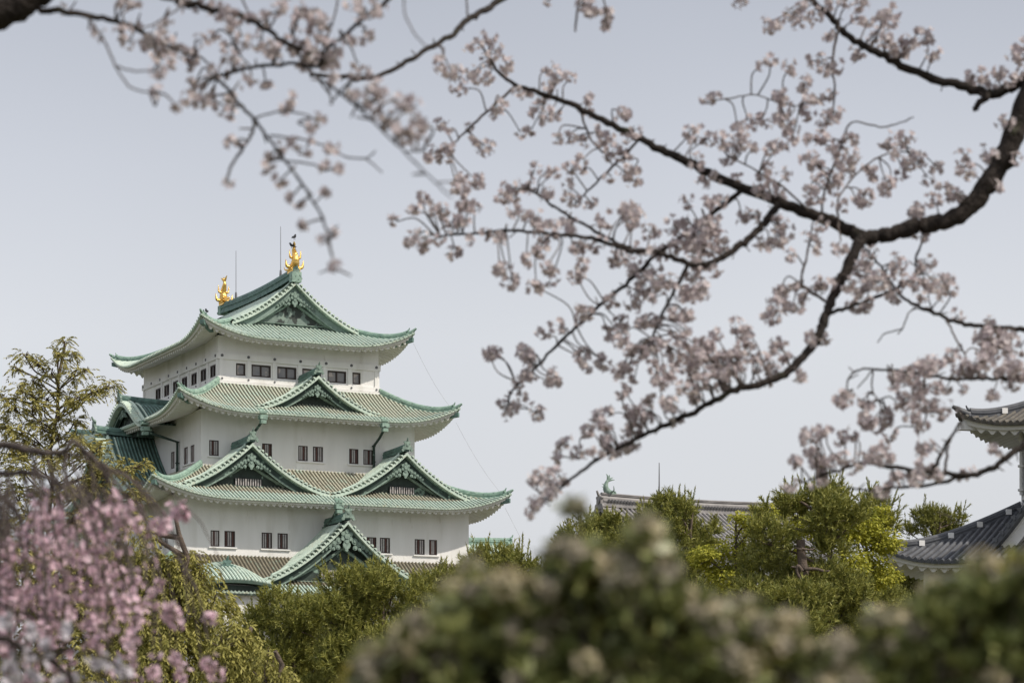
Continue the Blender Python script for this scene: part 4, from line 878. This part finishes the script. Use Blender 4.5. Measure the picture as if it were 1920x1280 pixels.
CE = crop(1280, 300, 3, "150,370,60 100,430,65 200,430,65 130,500,65 60,490,60 30,420,60 220,500,55 540,350,60 580,400,60 500,460,60 560,460,50 420,450,45 460,490,45 610,540,45 760,500,40 850,490,35 900,500,45 780,360,50 700,430,35 740,440,30 1330,430,50 1370,410,45 1050,510,55 1030,570,60 980,620,60 1040,640,60 1100,680,65 1130,700,60 950,700,60 1010,720,60 900,680,40 1210,580,60 1190,610,45 1370,580,60 1350,600,45 1430,690,65 1480,680,65 1500,720,55 1350,700,60 1340,750,55 1290,690,50 1460,770,30 1190,770,50 1230,680,50 760,700,55 800,680,50 840,710,50 680,770,60 630,690,35 560,740,50 520,790,50 560,780,45 510,880,55 480,860,45 610,830,45 660,820,45 980,810,60 1010,830,50 1040,810,45 790,1000,60 740,990,50 680,1200,45 650,1220,40 300,930,60 340,960,55 370,970,45 190,990,45 550,1050,55 520,1030,45 350,1050,60 390,1090,55 400,1150,55 300,1110,60 220,1130,60 120,1050,60 100,1100,60 150,1190,60 230,1190,60 300,1170,50 480,1130,55 500,1180,60 580,1110,45 470,1250,40 40,1040,55 20,1110,55 60,1190,55 20,870,45 20,740,60 100,740,60 60,640,55 110,630,50 180,620,50 20,960,40 1720,910,45 1550,870,45 1690,1000,60 1670,1010,45 1750,980,60 1810,1030,60 1850,1000,55 1900,1060,45 1700,1070,60 1740,1080,60 1510,1105,50 1380,1160,60 1430,1150,50 1350,1130,45 1600,1160,60 1640,1180,60 1680,1130,60 1260,1200,60 1190,1220,50 1300,1230,50 1860,1150,60 1880,1200,60 1790,1170,50")
CD = crop(700, 300, 3, "210,450,50 280,430,60 290,480,50 370,440,45 460,510,55 530,450,35 630,430,45 700,440,45 730,430,35 940,380,60 1000,390,60 1080,360,60 1110,370,50 940,440,40 1440,260,60 1460,340,60 1480,330,50 1560,400,60 1740,340,60 1680,360,55 1800,420,60 1850,360,60 1900,370,55 1500,490,55 1540,510,50 1620,520,50 1700,480,60 1760,460,60 1850,480,60 1800,530,50 860,550,55 950,510,55 920,520,40 980,600,50 1010,660,55 1150,500,55 1130,490,45 1230,480,50 1280,470,40 1140,660,55 1180,600,50 1170,650,40 710,610,55 740,590,40 780,690,60 910,720,55 940,720,40 1360,550,60 1400,540,50 1470,610,60 1540,600,55 1580,640,60 1520,650,50 1450,630,45 1190,860,60 1170,890,50 1170,820,40 1360,790,45 1320,790,40 1040,930,50 960,980,50 670,1080,60 650,1090,45 860,1090,60 880,1120,50 840,1060,45 860,1210,50 1010,1210,50 1190,1080,55 1170,1120,50 1290,1140,55 1490,740,60 1460,810,55 1540,710,55 1600,690,60 1660,690,60 1560,770,45 1740,750,55 1800,750,60 1840,740,55 1760,870,50 1690,870,50 1520,910,60 1560,900,50 1400,920,60 1380,960,55 1320,970,50 1610,900,45 1710,970,55 1390,1010,60 1440,1060,60 1500,1100,60 1540,1050,60 1600,1040,55 1690,1060,60 1420,1160,60 1590,1170,55 1640,1190,55 1700,1120,50 1770,1150,60 1820,1090,60 1870,1060,60 1850,1130,55 1600,1220,50")
CF = crop(880, 600, 3.37, "140,205,60 350,210,60 380,240,50 340,190,40 390,340,50 360,340,40 330,360,40 540,380,55 510,390,50 310,390,40 290,430,40 330,480,40 210,520,45 250,530,55 240,590,45 280,560,45 430,580,60 400,570,40 740,260,40 740,300,35 850,265,60 960,320,60 930,350,40 1000,290,50 980,450,55 960,460,40 1040,370,40 1130,480,50 1200,400,55 1180,380,45 1250,520,65 1280,520,50 1280,340,60 1350,430,60 1420,480,65 1400,440,55 1490,390,65 1440,380,45 1590,430,50 800,600,55 820,590,40 880,570,45 740,700,60 770,690,45 860,680,60 840,660,40 1010,580,60 1040,590,55 1100,550,60 1130,560,40 1060,640,55 1110,620,50 1010,680,55 990,720,40 1060,700,50 580,780,55 620,760,40 570,880,50 560,850,35 690,830,55 660,850,35 770,830,50 860,770,55 880,790,50 870,830,50 910,830,45 1010,800,60 1040,790,45 1320,610,50 1270,620,45 1510,220,60 1460,240,60 1590,250,65 1680,220,60 1700,300,50 1640,330,60 1560,330,50 440,990,55 410,1010,45 480,970,55 560,970,55 590,1010,45 510,1030,60 540,1060,40 490,1100,55 520,1110,50 410,1150,55 400,1190,45 380,1220,30 440,1150,40")
CG = crop(1380, 600, 3.369, "1560,100,60 1600,130,60 1680,140,60 1650,100,60 1720,180,50 1600,200,60 1580,250,60 1360,225,50 1180,280,55 1250,290,60 1200,320,50 1450,310,60 1410,340,55 1500,290,50 1630,320,45 1750,290,65 1780,340,60 1740,390,60 1080,350,65 1030,370,55 1110,330,45 990,400,45 680,500,60 650,500,45 700,480,50 830,520,60 800,500,45 820,560,45 810,620,60 850,650,60 900,670,55 940,620,65 960,580,55 1050,500,60 1030,530,45 1150,440,60 1180,430,50 1150,510,65 1200,540,60 1110,590,65 1130,640,55 1180,660,50 1170,690,40 1260,430,55 1290,420,45 1330,430,40 1270,550,60 1300,590,55 1360,540,45 1240,520,45 1620,480,45 1430,430,40 460,735,60 440,730,40 540,690,60 510,680,40 570,700,35 680,740,50 660,760,40 740,720,55 980,725,55 1180,810,60 1220,790,45 1650,820,50 1630,810,35 480,850,70 500,890,65 540,910,55 460,830,45 630,840,50 600,880,50 660,870,50 720,930,50 800,860,45 880,830,70 920,850,70 900,800,55 960,870,50 860,870,50 780,900,45 360,890,50 380,890,35 560,990,50 540,1000,45 510,1040,35 330,1050,45 360,1040,35 1160,940,60 1190,920,50 1240,960,60 1280,980,50 1420,980,50 1470,960,50 1100,980,50 1150,1010,45 1050,1000,50 1000,980,45 930,1070,60 960,1030,30 900,1080,45")
rc = np.random.default_rng(77)
DR = 10.8
bp_ = P(2170, 1383, DR)
CT = Cherry('cherry_tree', 'cherry tree in pale bloom reaching in from the right with a thick dark forked branch', None, (bp_[0], DR, 0), DR)
q = spline([(bp_[0], DR, 0), (bp_[0]+.05, DR, 1.2), (bp_[0]-.02, DR, 2.6), (bp_[0]-.05, DR, 4.0), P(2140, 60, DR)], 5); CT.tr.tube(q-CT.base, np.linspace(.20, .10, len(q)), 10)
TOP = (2140, 80)
for pts, r0, r1, d0, d1 in (
    ([(2145, 300), (2080, 120), (2000, 70), (1950, 130), (1918, 215), (1900, 255), (1880, 300), (1850, 350), (1820, 385), (1790, 408), (1740, 420), (1690, 433), (1650, 443), (1620, 450)], 26, 13, DR, DR),
    ([(1640, 447), (1612, 442), (1590, 432), (1550, 412), (1500, 395), (1460, 380), (1400, 357), (1340, 330), (1280, 300), (1230, 276), (1180, 250), (1130, 225), (1070, 195), (1010, 175), (970, 160), (940, 140), (920, 115), (905, 90)], 13, 2, DR, DR+.5),
    ([(1640, 444), (1615, 452), (1600, 480), (1580, 520), (1560, 560), (1545, 600), (1530, 635), (1500, 675), (1470, 700), (1420, 720), (1380, 730), (1340, 750), (1290, 775), (1240, 800), (1180, 830), (1130, 855), (1080, 890), (1050, 915), (1010, 945)], 12, 1.8, DR, DR-.5),
    ([(1462, 384), (1440, 410), (1420, 432), (1390, 460), (1360, 480), (1330, 493), (1290, 492), (1250, 480), (1220, 470), (1180, 470), (1150, 458), (1100, 445), (1050, 440), (1000, 436), (950, 432), (900, 437), (850, 440), (820, 445)], 7.5, 1.8, DR, DR-.4),
    ([(1290, 495), (1263, 547), (1233, 607), (1223, 633)], 4, 2, DR-.2, DR-.3),
    ([(1390, 357), (1333, 403), (1280, 443), (1247, 467), (1220, 487), (1180, 527), (1140, 560), (1100, 597), (1053, 637), (1010, 683), (983, 710), (960, 733), (951, 766)], 5, 2, DR+.1, DR+.5),
    ([(1187, 473), (1167, 460), (1133, 443), (1093, 420), (1053, 397), (1020, 373), (990, 353)], 4, 2, DR-.2, DR),
    ([(963, 163), (920, 203), (880, 240), (860, 260), (843, 277)], 3, 1.6, DR+.5, DR+.4),
    ([(1087, 205), (1107, 260), (1133, 287), (1147, 307)], 2.4, 1.6, DR+.4, DR+.2),
    ([(1197, 262), (1167, 297), (1133, 327), (1107, 353), (1073, 387)], 3, 1.6, DR+.3, DR+.4),
    ([(2145, 250), (2060, 130), (1980, 135), (1920, 155), (1890, 165), (1860, 178), (1835, 170), (1800, 160), (1750, 148), (1700, 128), (1650, 100), (1610, 80), (1580, 60), (1560, 35), (1530, 8), (1515, -15)], 12, 4.5, DR, DR+.2),
    ([(1852, 178), (1838, 192), (1828, 206)], 7, 5, DR, DR),
    ([(1572, 50), (1563, 97), (1560, 133), (1565, 160), (1562, 205)], 3, 1.6, DR+.15, DR+.1),
    ([(1520, 398), (1467, 350), (1423, 323), (1380, 300)], 2.2, 1.5, DR+.1, DR),
    ([(1540, 408), (1545, 365), (1560, 320), (1580, 267), (1597, 230), (1650, 238), (1680, 233), (1713, 220)], 2.4, 1.3, DR, DR-.2),
    ([(1572, 425), (1573, 373), (1613, 320), (1657, 290), (1700, 285)], 2.4, 1.3, DR, DR+.2),
    ([(1553, 567), (1513, 540), (1503, 527), (1513, 480), (1520, 440), (1525, 417)], 3.2, 1.8, DR-.1, DR),
    ([(1556, 585), (1593, 575), (1627, 563), (1673, 543), (1713, 520), (1717, 487), (1727, 460), (1743, 428)], 4, 1.8, DR-.1, DR+.1),
    ([(2150, 640), (2040, 630), (1925, 620), (1880, 615), (1827, 610), (1787, 602), (1753, 587), (1720, 573), (1693, 558), (1677, 540), (1657, 507), (1637, 480)], 5.5, 2, DR, DR),
    ([(1753, 587), (1740, 577), (1707, 583), (1693, 613), (1683, 627)], 1.6, 1.2, DR, DR), ([(1693, 617), (1660, 625), (1645, 642)], 1.4, 1.1, DR, DR),
    ([(2150, 700), (2030, 770), (1950, 810), (1920, 832), (1885, 861), (1855, 879), (1825, 889), (1775, 888), (1707, 880), (1662, 873), (1617, 867), (1580, 880), (1545, 890), (1505, 905)], 8, 1.8, DR-.5, DR-.8),
    ([(1830, 888), (1766, 903), (1721, 912), (1677, 913), (1638, 919), (1590, 915)], 4, 1.6, DR-.6, DR-.7),
    ([(1748, 885), (1766, 846), (1787, 814), (1805, 785)], 4, 2, DR-.6, DR-.6), ([(1772, 886), (1778, 838), (1785, 815)], 3, 2, DR-.6, DR-.6),
    ([(2150, 560), (2000, 690), (1920, 712), (1885, 710), (1843, 710), (1787, 711), (1742, 704), (1689, 695), (1647, 692), (1611, 692), (1591, 710), (1588, 733)], 4.5, 1.5, DR-.3, DR-.6),
    ([(1635, 694), (1608, 728)], 1.5, 1.2, DR-.5, DR-.5), ([(1637, 694), (1635, 730), (1647, 750)], 1.7, 1.2, DR-.5, DR-.5),
    ([(1775, 600), (1792, 635), (1810, 670), (1801, 706)], 2, 1.8, DR, DR-.4), ([(1735, 705), (1732, 740), (1736, 780), (1726, 800)], 2.5, 1.5, DR-.5, DR-.5),
    ([(2140, 60), (1900, -120), (1500, -130), (1150, -80), (953, -5), (910, 20), (877, 37), (843, 70), (793, 97), (743, 127), (693, 147), (627, 143), (580, 140)], 8, 3.2, DR, DR-1.6),
    ([(1130, -78), (1100, -30), (1087, 0), (1077, 60)], 3, 2, DR-1, DR-1), ([(1110, -70), (1125, -20), (1134, 10), (1136, 45)], 2, 1.4, DR-1, DR-1),
    ([(877, 37), (875, 0), (880, -40)], 2, 1.5, DR-1.4, DR-1.4)):
    CT.branch(pts, r0, r1, d0, d1, rc, thin=r0 < 3.5)
for pts in ([(1330, 190), (1378, 183), (1415, 178), (1447, 188), (1500, 200)], [(1785, 970), (1760, 960)], [(1040, 855), (1100, 860)]): CT.branch(pts, 1.4, 1.1, DR, DR+.1, rc, True)
for B in (CB2, CC, CE, CD, CF, CG): CT.blobs(B, rc)
CT.done(M_PET)

DL = 7.8
bl_ = P(-420, 1383, DL)
CL = Cherry('cherry_tree', 'cherry tree with fading blossom on thin drooping twigs across the upper left sky', None, (bl_[0], DL, 0), DL)
q = spline([(bl_[0], DL, 0), (bl_[0]+.04, DL, 1.3), (bl_[0]-.03, DL, 2.4), P(-380, 100, DL)], 5); CL.tr.tube(q-CL.base, np.linspace(.17, .10, len(q)), 10)
for pts, r0, r1, d0, d1 in (
    ([(-390, 300), (-260, 120), (-90, 45), (0, 24), (50, 4), (95, -30), (180, -90)], 40, 20, DL, DL),
    ([(60, 0), (80, 18), (160, 28), (210, 40), (250, 52), (290, 75), (330, 95)], 7, 3, DL, DL),
    ([(150, -75), (230, -40), (320, -4), (353, 7), (393, 17), (433, 23), (477, 40), (510, 63), (540, 83), (583, 100), (605, 118)], 8, 3.5, DL, DL-.1),
    ([(605, 118), (590, 125), (540, 120), (467, 127), (420, 140), (403, 147)], 3.5, 3, DL-.1, DL),
    ([(403, 142), (410, 150), (447, 193), (480, 230), (510, 267), (547, 317), (580, 367), (607, 413), (620, 470), (628, 510)], 3.6, 2.0, DL, DL-1.8),
    ([(480, 230), (467, 260), (443, 297), (430, 320), (425, 347)], 3.2, 2.2, DL-.4, DL-.8),
    ([(130, 20), (160, 30), (187, 63), (207, 103), (227, 143), (250, 167), (280, 173)], 2.6, 1.6, DL-1.2, DL-1.2), ([(217, 123), (247, 133), (287, 133)], 2, 1.5, DL-1.2, DL-1.2),
    ([(477, 222), (517, 210), (567, 213), (593, 227)], 2, 1.5, DL-.6, DL-.9), ([(505, 255), (560, 260), (620, 278), (647, 293), (687, 297), (703, 283)], 2, 1.5, DL-.7, DL-.9), ([(687, 297), (717, 323)], 1.6, 1.3, DL-.9, DL-.9),
    ([(532, 300), (583, 307), (613, 320)], 2, 1.5, DL-.8, DL-.9),
    ([(580, 130), (600, 150), (627, 167), (677, 207), (720, 247), (760, 287), (807, 333), (847, 370)], 3.2, 1.5, DL-.5, DL-2.6), ([(760, 285), (800, 283)], 1.5, 1.2, DL-1.2, DL-1.2), ([(822, 342), (850, 340)], 1.5, 1.2, DL-1.6, DL-1.6),
    ([(790, -60), (727, 0), (687, 30), (650, 63), (600, 103)], 5, 3, DL, DL-.1), ([(180, -80), (420, -110), (700, -90), (790, -60)], 11, 5, DL, DL),
    ([(740, -80), (757, 0), (760, 30), (780, 67), (800, 87)], 1.8, 1.3, DL-.9, DL-1.1), ([(700, -85), (640, -20), (628, 30), (602, 100)], 2, 1.6, DL, DL), ([(420, -105), (440, -40), (470, 35)], 2.4, 1.8, DL, DL), ([(350, 5), (300, 40), (262, 55)], 2.2, 1.6, DL-.3, DL-.4),
    ([(590, 380), (605, 365), (612, 355)], 1.6, 1.3, DL-1, DL-1), ([(628, 510), (612, 508), (598, 512)], 1.6, 1.3, DL-1.2, DL-1.2),
    ([(620, 180), (560, 100), (548, 70)], 1.6, 1.3, DL, DL), ([(410, 145), (380, 110), (345, 100), (290, 75)], 2, 1.6, DL, DL), ([(430, 60), (440, 90), (470, 125)], 1.8, 1.4, DL, DL)):
    CL.branch(pts, r0, r1, d0, d1, rc, thin=r0 < 3)
CL.blobs(CA, rc, dens=.66, R=.0152); CL.blobs(CB1, rc, dens=.66, R=.0152)
CL.done(M_PET)

# weeping cherry, lower left
DW = 8.4; rw_ = np.random.default_rng(9)
bw_ = P(-150, 1383, DW)
WC = Cherry('weeping_cherry_tree', 'weeping cherry with pink blossom hanging on long strands at the lower left', None, (bw_[0], DW, 0), DW)
q = spline([(bw_[0], DW, 0), (bw_[0]+.05, DW, .9), (bw_[0]-.02, DW, 1.8), P(-140, 840, DW)], 5); WC.tr.tube(q-WC.base, np.linspace(.13, .07, len(q)), 10)
for pts, r0, r1 in (([(-145, 900), (-60, 830), (0, 833), (45, 843), (85, 850), (118, 845), (135, 828), (165, 850), (205, 895)], 9, 3.5), ([(-140, 960), (-50, 890), (0, 888), (60, 886), (105, 905), (150, 950)], 7, 3),
                    ([(-140, 1020), (-40, 930), (10, 935), (40, 980), (70, 1050)], 8, 3), ([(125, 838), (122, 880), (135, 920), (165, 945), (200, 985), (240, 1040)], 4, 2.5), ([(150, 845), (200, 880), (260, 960), (330, 1040), (370, 1110), (390, 1200)], 3, 1.8),
                    ([(185, 870), (250, 900), (310, 985), (350, 1030), (395, 1045)], 2.4, 1.5), ([(60, 850), (75, 900), (95, 960), (110, 1030)], 3.2, 2)):
    WC.branch(pts, r0, r1, DW, DW, rw_, thin=False)
for i in range(100):
    sx = rw_.uniform(-30, 235); sy = rw_.uniform(850, 915)+max(0, sx-110)*.55+max(0, 40-sx)*.9; vx = rw_.uniform(-15, 45)+max(0, sx-120)*rw_.uniform(0, .95)
    ye = rw_.uniform(1120, 1340); d = DW+rw_.uniform(-.55, .6); t = np.linspace(0, 1, 9)
    pts = list(zip(sx+vx*(1-np.exp(-3*t))+rw_.normal(size=9)*2.5, sy+(ye-sy)*t**1.1))
    WC.branch(pts, 1.6, .9, d, d+rw_.uniform(-.2, .2), rw_, thin=True)
    A = WC.pts[-1]; L = np.concatenate([[0], np.cumsum(np.linalg.norm(np.diff(A, axis=0), axis=1))])
    for s_ in np.arange(0, L[-1], .036):
        c = np.array([np.interp(s_, L, A[:, k]) for k in range(3)]); x = 960+FPX*c[0]/c[1]; y = YH-FPX*(c[2]-CAMH)/c[1]
        lim = 935+25*math.sin(x*.05)+max(0, 60-x)*1.2
        pr = .62 if y > lim else .0
        pr *= 1 if x < 250 else max(.16, 1-(x-250)/150)
        pr *= .55+.45*math.sin(x*.045+i*.3)*math.cos(y*.021+i)
        if rw_.random() > pr: continue
        k = rw_.integers(2, 5); v = unit(rw_.normal(size=(k, 3))+np.array([0, 0, -.3])); p = c+v*rw_.uniform(.012, .03, (k, 1))-WC.base
        flower(WC.fl, p, v, .0135*(.8+.4*rw_.random(k)), rw_, cup=.55, pet=6)
        needles(WC.st, p, -v, .018, .006, rw_)
for i in range(12):
    sx = rw_.uniform(130, 250); t = np.linspace(0, 1, 9); vx = rw_.uniform(40, 200); ye = rw_.uniform(1060, 1330); sy = 850+max(0, sx-150)*.5
    WC.branch(list(zip(sx+vx*(1-np.exp(-2.2*t))+rw_.normal(size=9)*2, sy+(ye-sy)*t**1.25)), 1.8, 1.0, DW+rw_.uniform(-.4, .4), DW+rw_.uniform(-.4, .4), rw_, thin=True)
WC.blobs([(325, 955, 20), (340, 965, 16), (300, 985, 20), (285, 990, 18), (345, 955, 14), (255, 960, 22), (235, 975, 24), (395, 1160, 14), (320, 1145, 22), (330, 1165, 18), (395, 1245, 20), (405, 1262, 18), (330, 1235, 16), (290, 1260, 18), (340, 1262, 18)], rw_, R=.0145)
WC.done(M_PNK, M_BRG)
# white cherry nearest the corner
DC = 6.2; bc_ = P(-330, 1383, DC)
WH = Cherry('cherry_tree', 'low cherry branch with large white blossoms at the bottom left corner', None, (bc_[0], DC, 0), DC)
q = spline([(bc_[0], DC, 0), (bc_[0]+.02, DC, .8), P(-320, 1260, DC), P(-300, 1130, DC)], 5); WH.tr.tube(q-WH.base, np.linspace(.09, .04, len(q)), 9)
for pts, r0, r1 in (([(-310, 1200), (-150, 1150), (0, 1197), (60, 1228), (120, 1256), (150, 1300)], 9, 4), ([(-300, 1150), (-150, 1110), (-30, 1120), (40, 1150), (110, 1160)], 6, 2), ([(60, 1228), (120, 1215), (180, 1230), (240, 1255)], 3, 2)):
    WH.branch(pts, r0, r1, DC, DC, rw_)
WH.blobs([(12, 1165, 20), (48, 1185, 20), (120, 1176, 19), (186, 1232, 22), (210, 1242, 18), (15, 1262, 26), (75, 1248, 22), (122, 1278, 24), (165, 1275, 20), (235, 1262, 18), (95, 1215, 18), (40, 1225, 20)], rw_, dens=.30, R=.0185)
WH.done(M_PWH)

# ------------------------------------------------------------------ nearby shrubs, out of focus
def shrub(name, label, top, x0, x1, d, thick, n_cl, p_fl, p_y, seed, shoots=()):
    rng = np.random.default_rng(seed); loc = P((x0+x1)/2, 0, d); loc[2] = 0
    top = [(a, b+14) for a, b in top]; root = empty(name, loc, 0, label, 'shrub'); lf, fl, yl, tr = MB(), MB(), MB(), MB(); tx = np.array(top, float)
    for i in range(n_cl):
        x = rng.uniform(x0, x1); yt = np.interp(x, tx[:, 0], tx[:, 1]); edge = rng.random() < .22
        yt += 22*math.sin(x*.071+seed)+14*math.sin(x*.19); y = yt+(rng.uniform(-12, 30) if edge else rng.uniform(0, 1)**.9*(1400-yt))
        dd = d+rng.uniform(-.5, .5)*thick; c = P(x, y, dd)-loc; r = rng.uniform(.014, .030)
        k = rng.integers(16, 26); v = unit(rng.normal(size=(k, 3))+np.array([0, -.2, .5]))
        mb = yl if rng.random() < p_y else lf
        leaves(mb, c+v*r*.35*rng.random((k, 1)), v, rng.uniform(.024, .040, k), rng.uniform(.012, .019, k), rng)
        if rng.random() < p_fl:
            k = 30; v = unit(rng.normal(size=(k, 3))+np.array([0, -.15, .5])); rr = rng.uniform(.012, .025)
            flower(fl, c+np.array([0, -.004, .014])+v*rr*rng.uniform(.5, 1, (k, 1)), v, .0068, rng, int(rng.random() < .5), cup=.7)
        if i % 3 == 0:
            b = np.array([c[0]*.55, c[1]*.4, 0]); q = spline([b, (b+c)/2+rng.normal(size=3)*.05, c], 4); tr.tube(q, np.linspace(.007, .0015, len(q)), 5, caps=False)
    for x in rng.uniform(x0+30, x1-30, 34):
        shoots = shoots+((x, np.interp(x, tx[:, 0], tx[:, 1])+rng.uniform(-28, 12)),)
    for x, y in shoots:
        c = P(x, y, d-.1)-loc; b = P(x+rng.uniform(-30, 30), y+130, d)-loc; q = spline([b, (b+c)/2+np.array([.004, 0, 0]), c], 5); tr.tube(q, np.linspace(.004, .0015, len(q)), 5)
        v = unit(rng.normal(size=(40, 3))); leaves(lf, c+v*.012*rng.random((40, 1)), v, rng.uniform(.014, .026, 40), .010, rng)
        v = unit(rng.normal(size=(14, 3))); flower(fl, c+v*.016, v, .0055, rng, 1, cup=.7)
    # lower, shaded body of the shrub down to the ground
    for i in range(n_cl//2):
        x = rng.uniform(x0-40, x1+40); c = np.array([P(x, 0, d)[0], d+rng.uniform(-.6, .6)*thick, rng.uniform(.15, 1.58)])-loc; k = 22
        v = unit(rng.normal(size=(k, 3))+np.array([0, 0, .3])); leaves(lf, c+v*.02, v, rng.uniform(.04, .06, k), rng.uniform(.02, .028, k), rng)
    tr.build('stems', [M_BRG], root); lf.build('leaves', [M_SHR], root)
    if yl.v: yl.build('young_leaves', [M_SHY], root)
    if fl.v: fl.build('blossoms', [M_CRM, M_CRG], root)
    return root
shrub('flowering_shrub', 'dark leafy shrub dotted with cream blossom, blurred in front of the hall', [(640, 1370), (680, 1290), (710, 1235), (760, 1205), (815, 1215), (838, 1135), (885, 1100), (935, 1115), (985, 1135), (1010, 1100), (1045, 1090), (1060, 1040), (1110, 1060), (1140, 1080), (1170, 1050), (1205, 1030), (1245, 1040), (1270, 1090), (1300, 1150), (1350, 1150), (1400, 1185), (1440, 1170), (1500, 1220), (1560, 1240), (1640, 1300)], 640, 1640, 3.25, .75, 1450, .58, .10, 31, ((1078, 952), (1215, 985), (905, 1085)))
shrub('evergreen_shrub', 'dark evergreen shrub in the lower right corner below the turret', [(1540, 1320), (1580, 1240), (1620, 1220), (1660, 1190), (1720, 1175), (1760, 1140), (1800, 1135), (1840, 1095), (1890, 1095), (1930, 1070), (2060, 1050)], 1540, 2060, 3.3, .7, 950, .30, .04, 32)
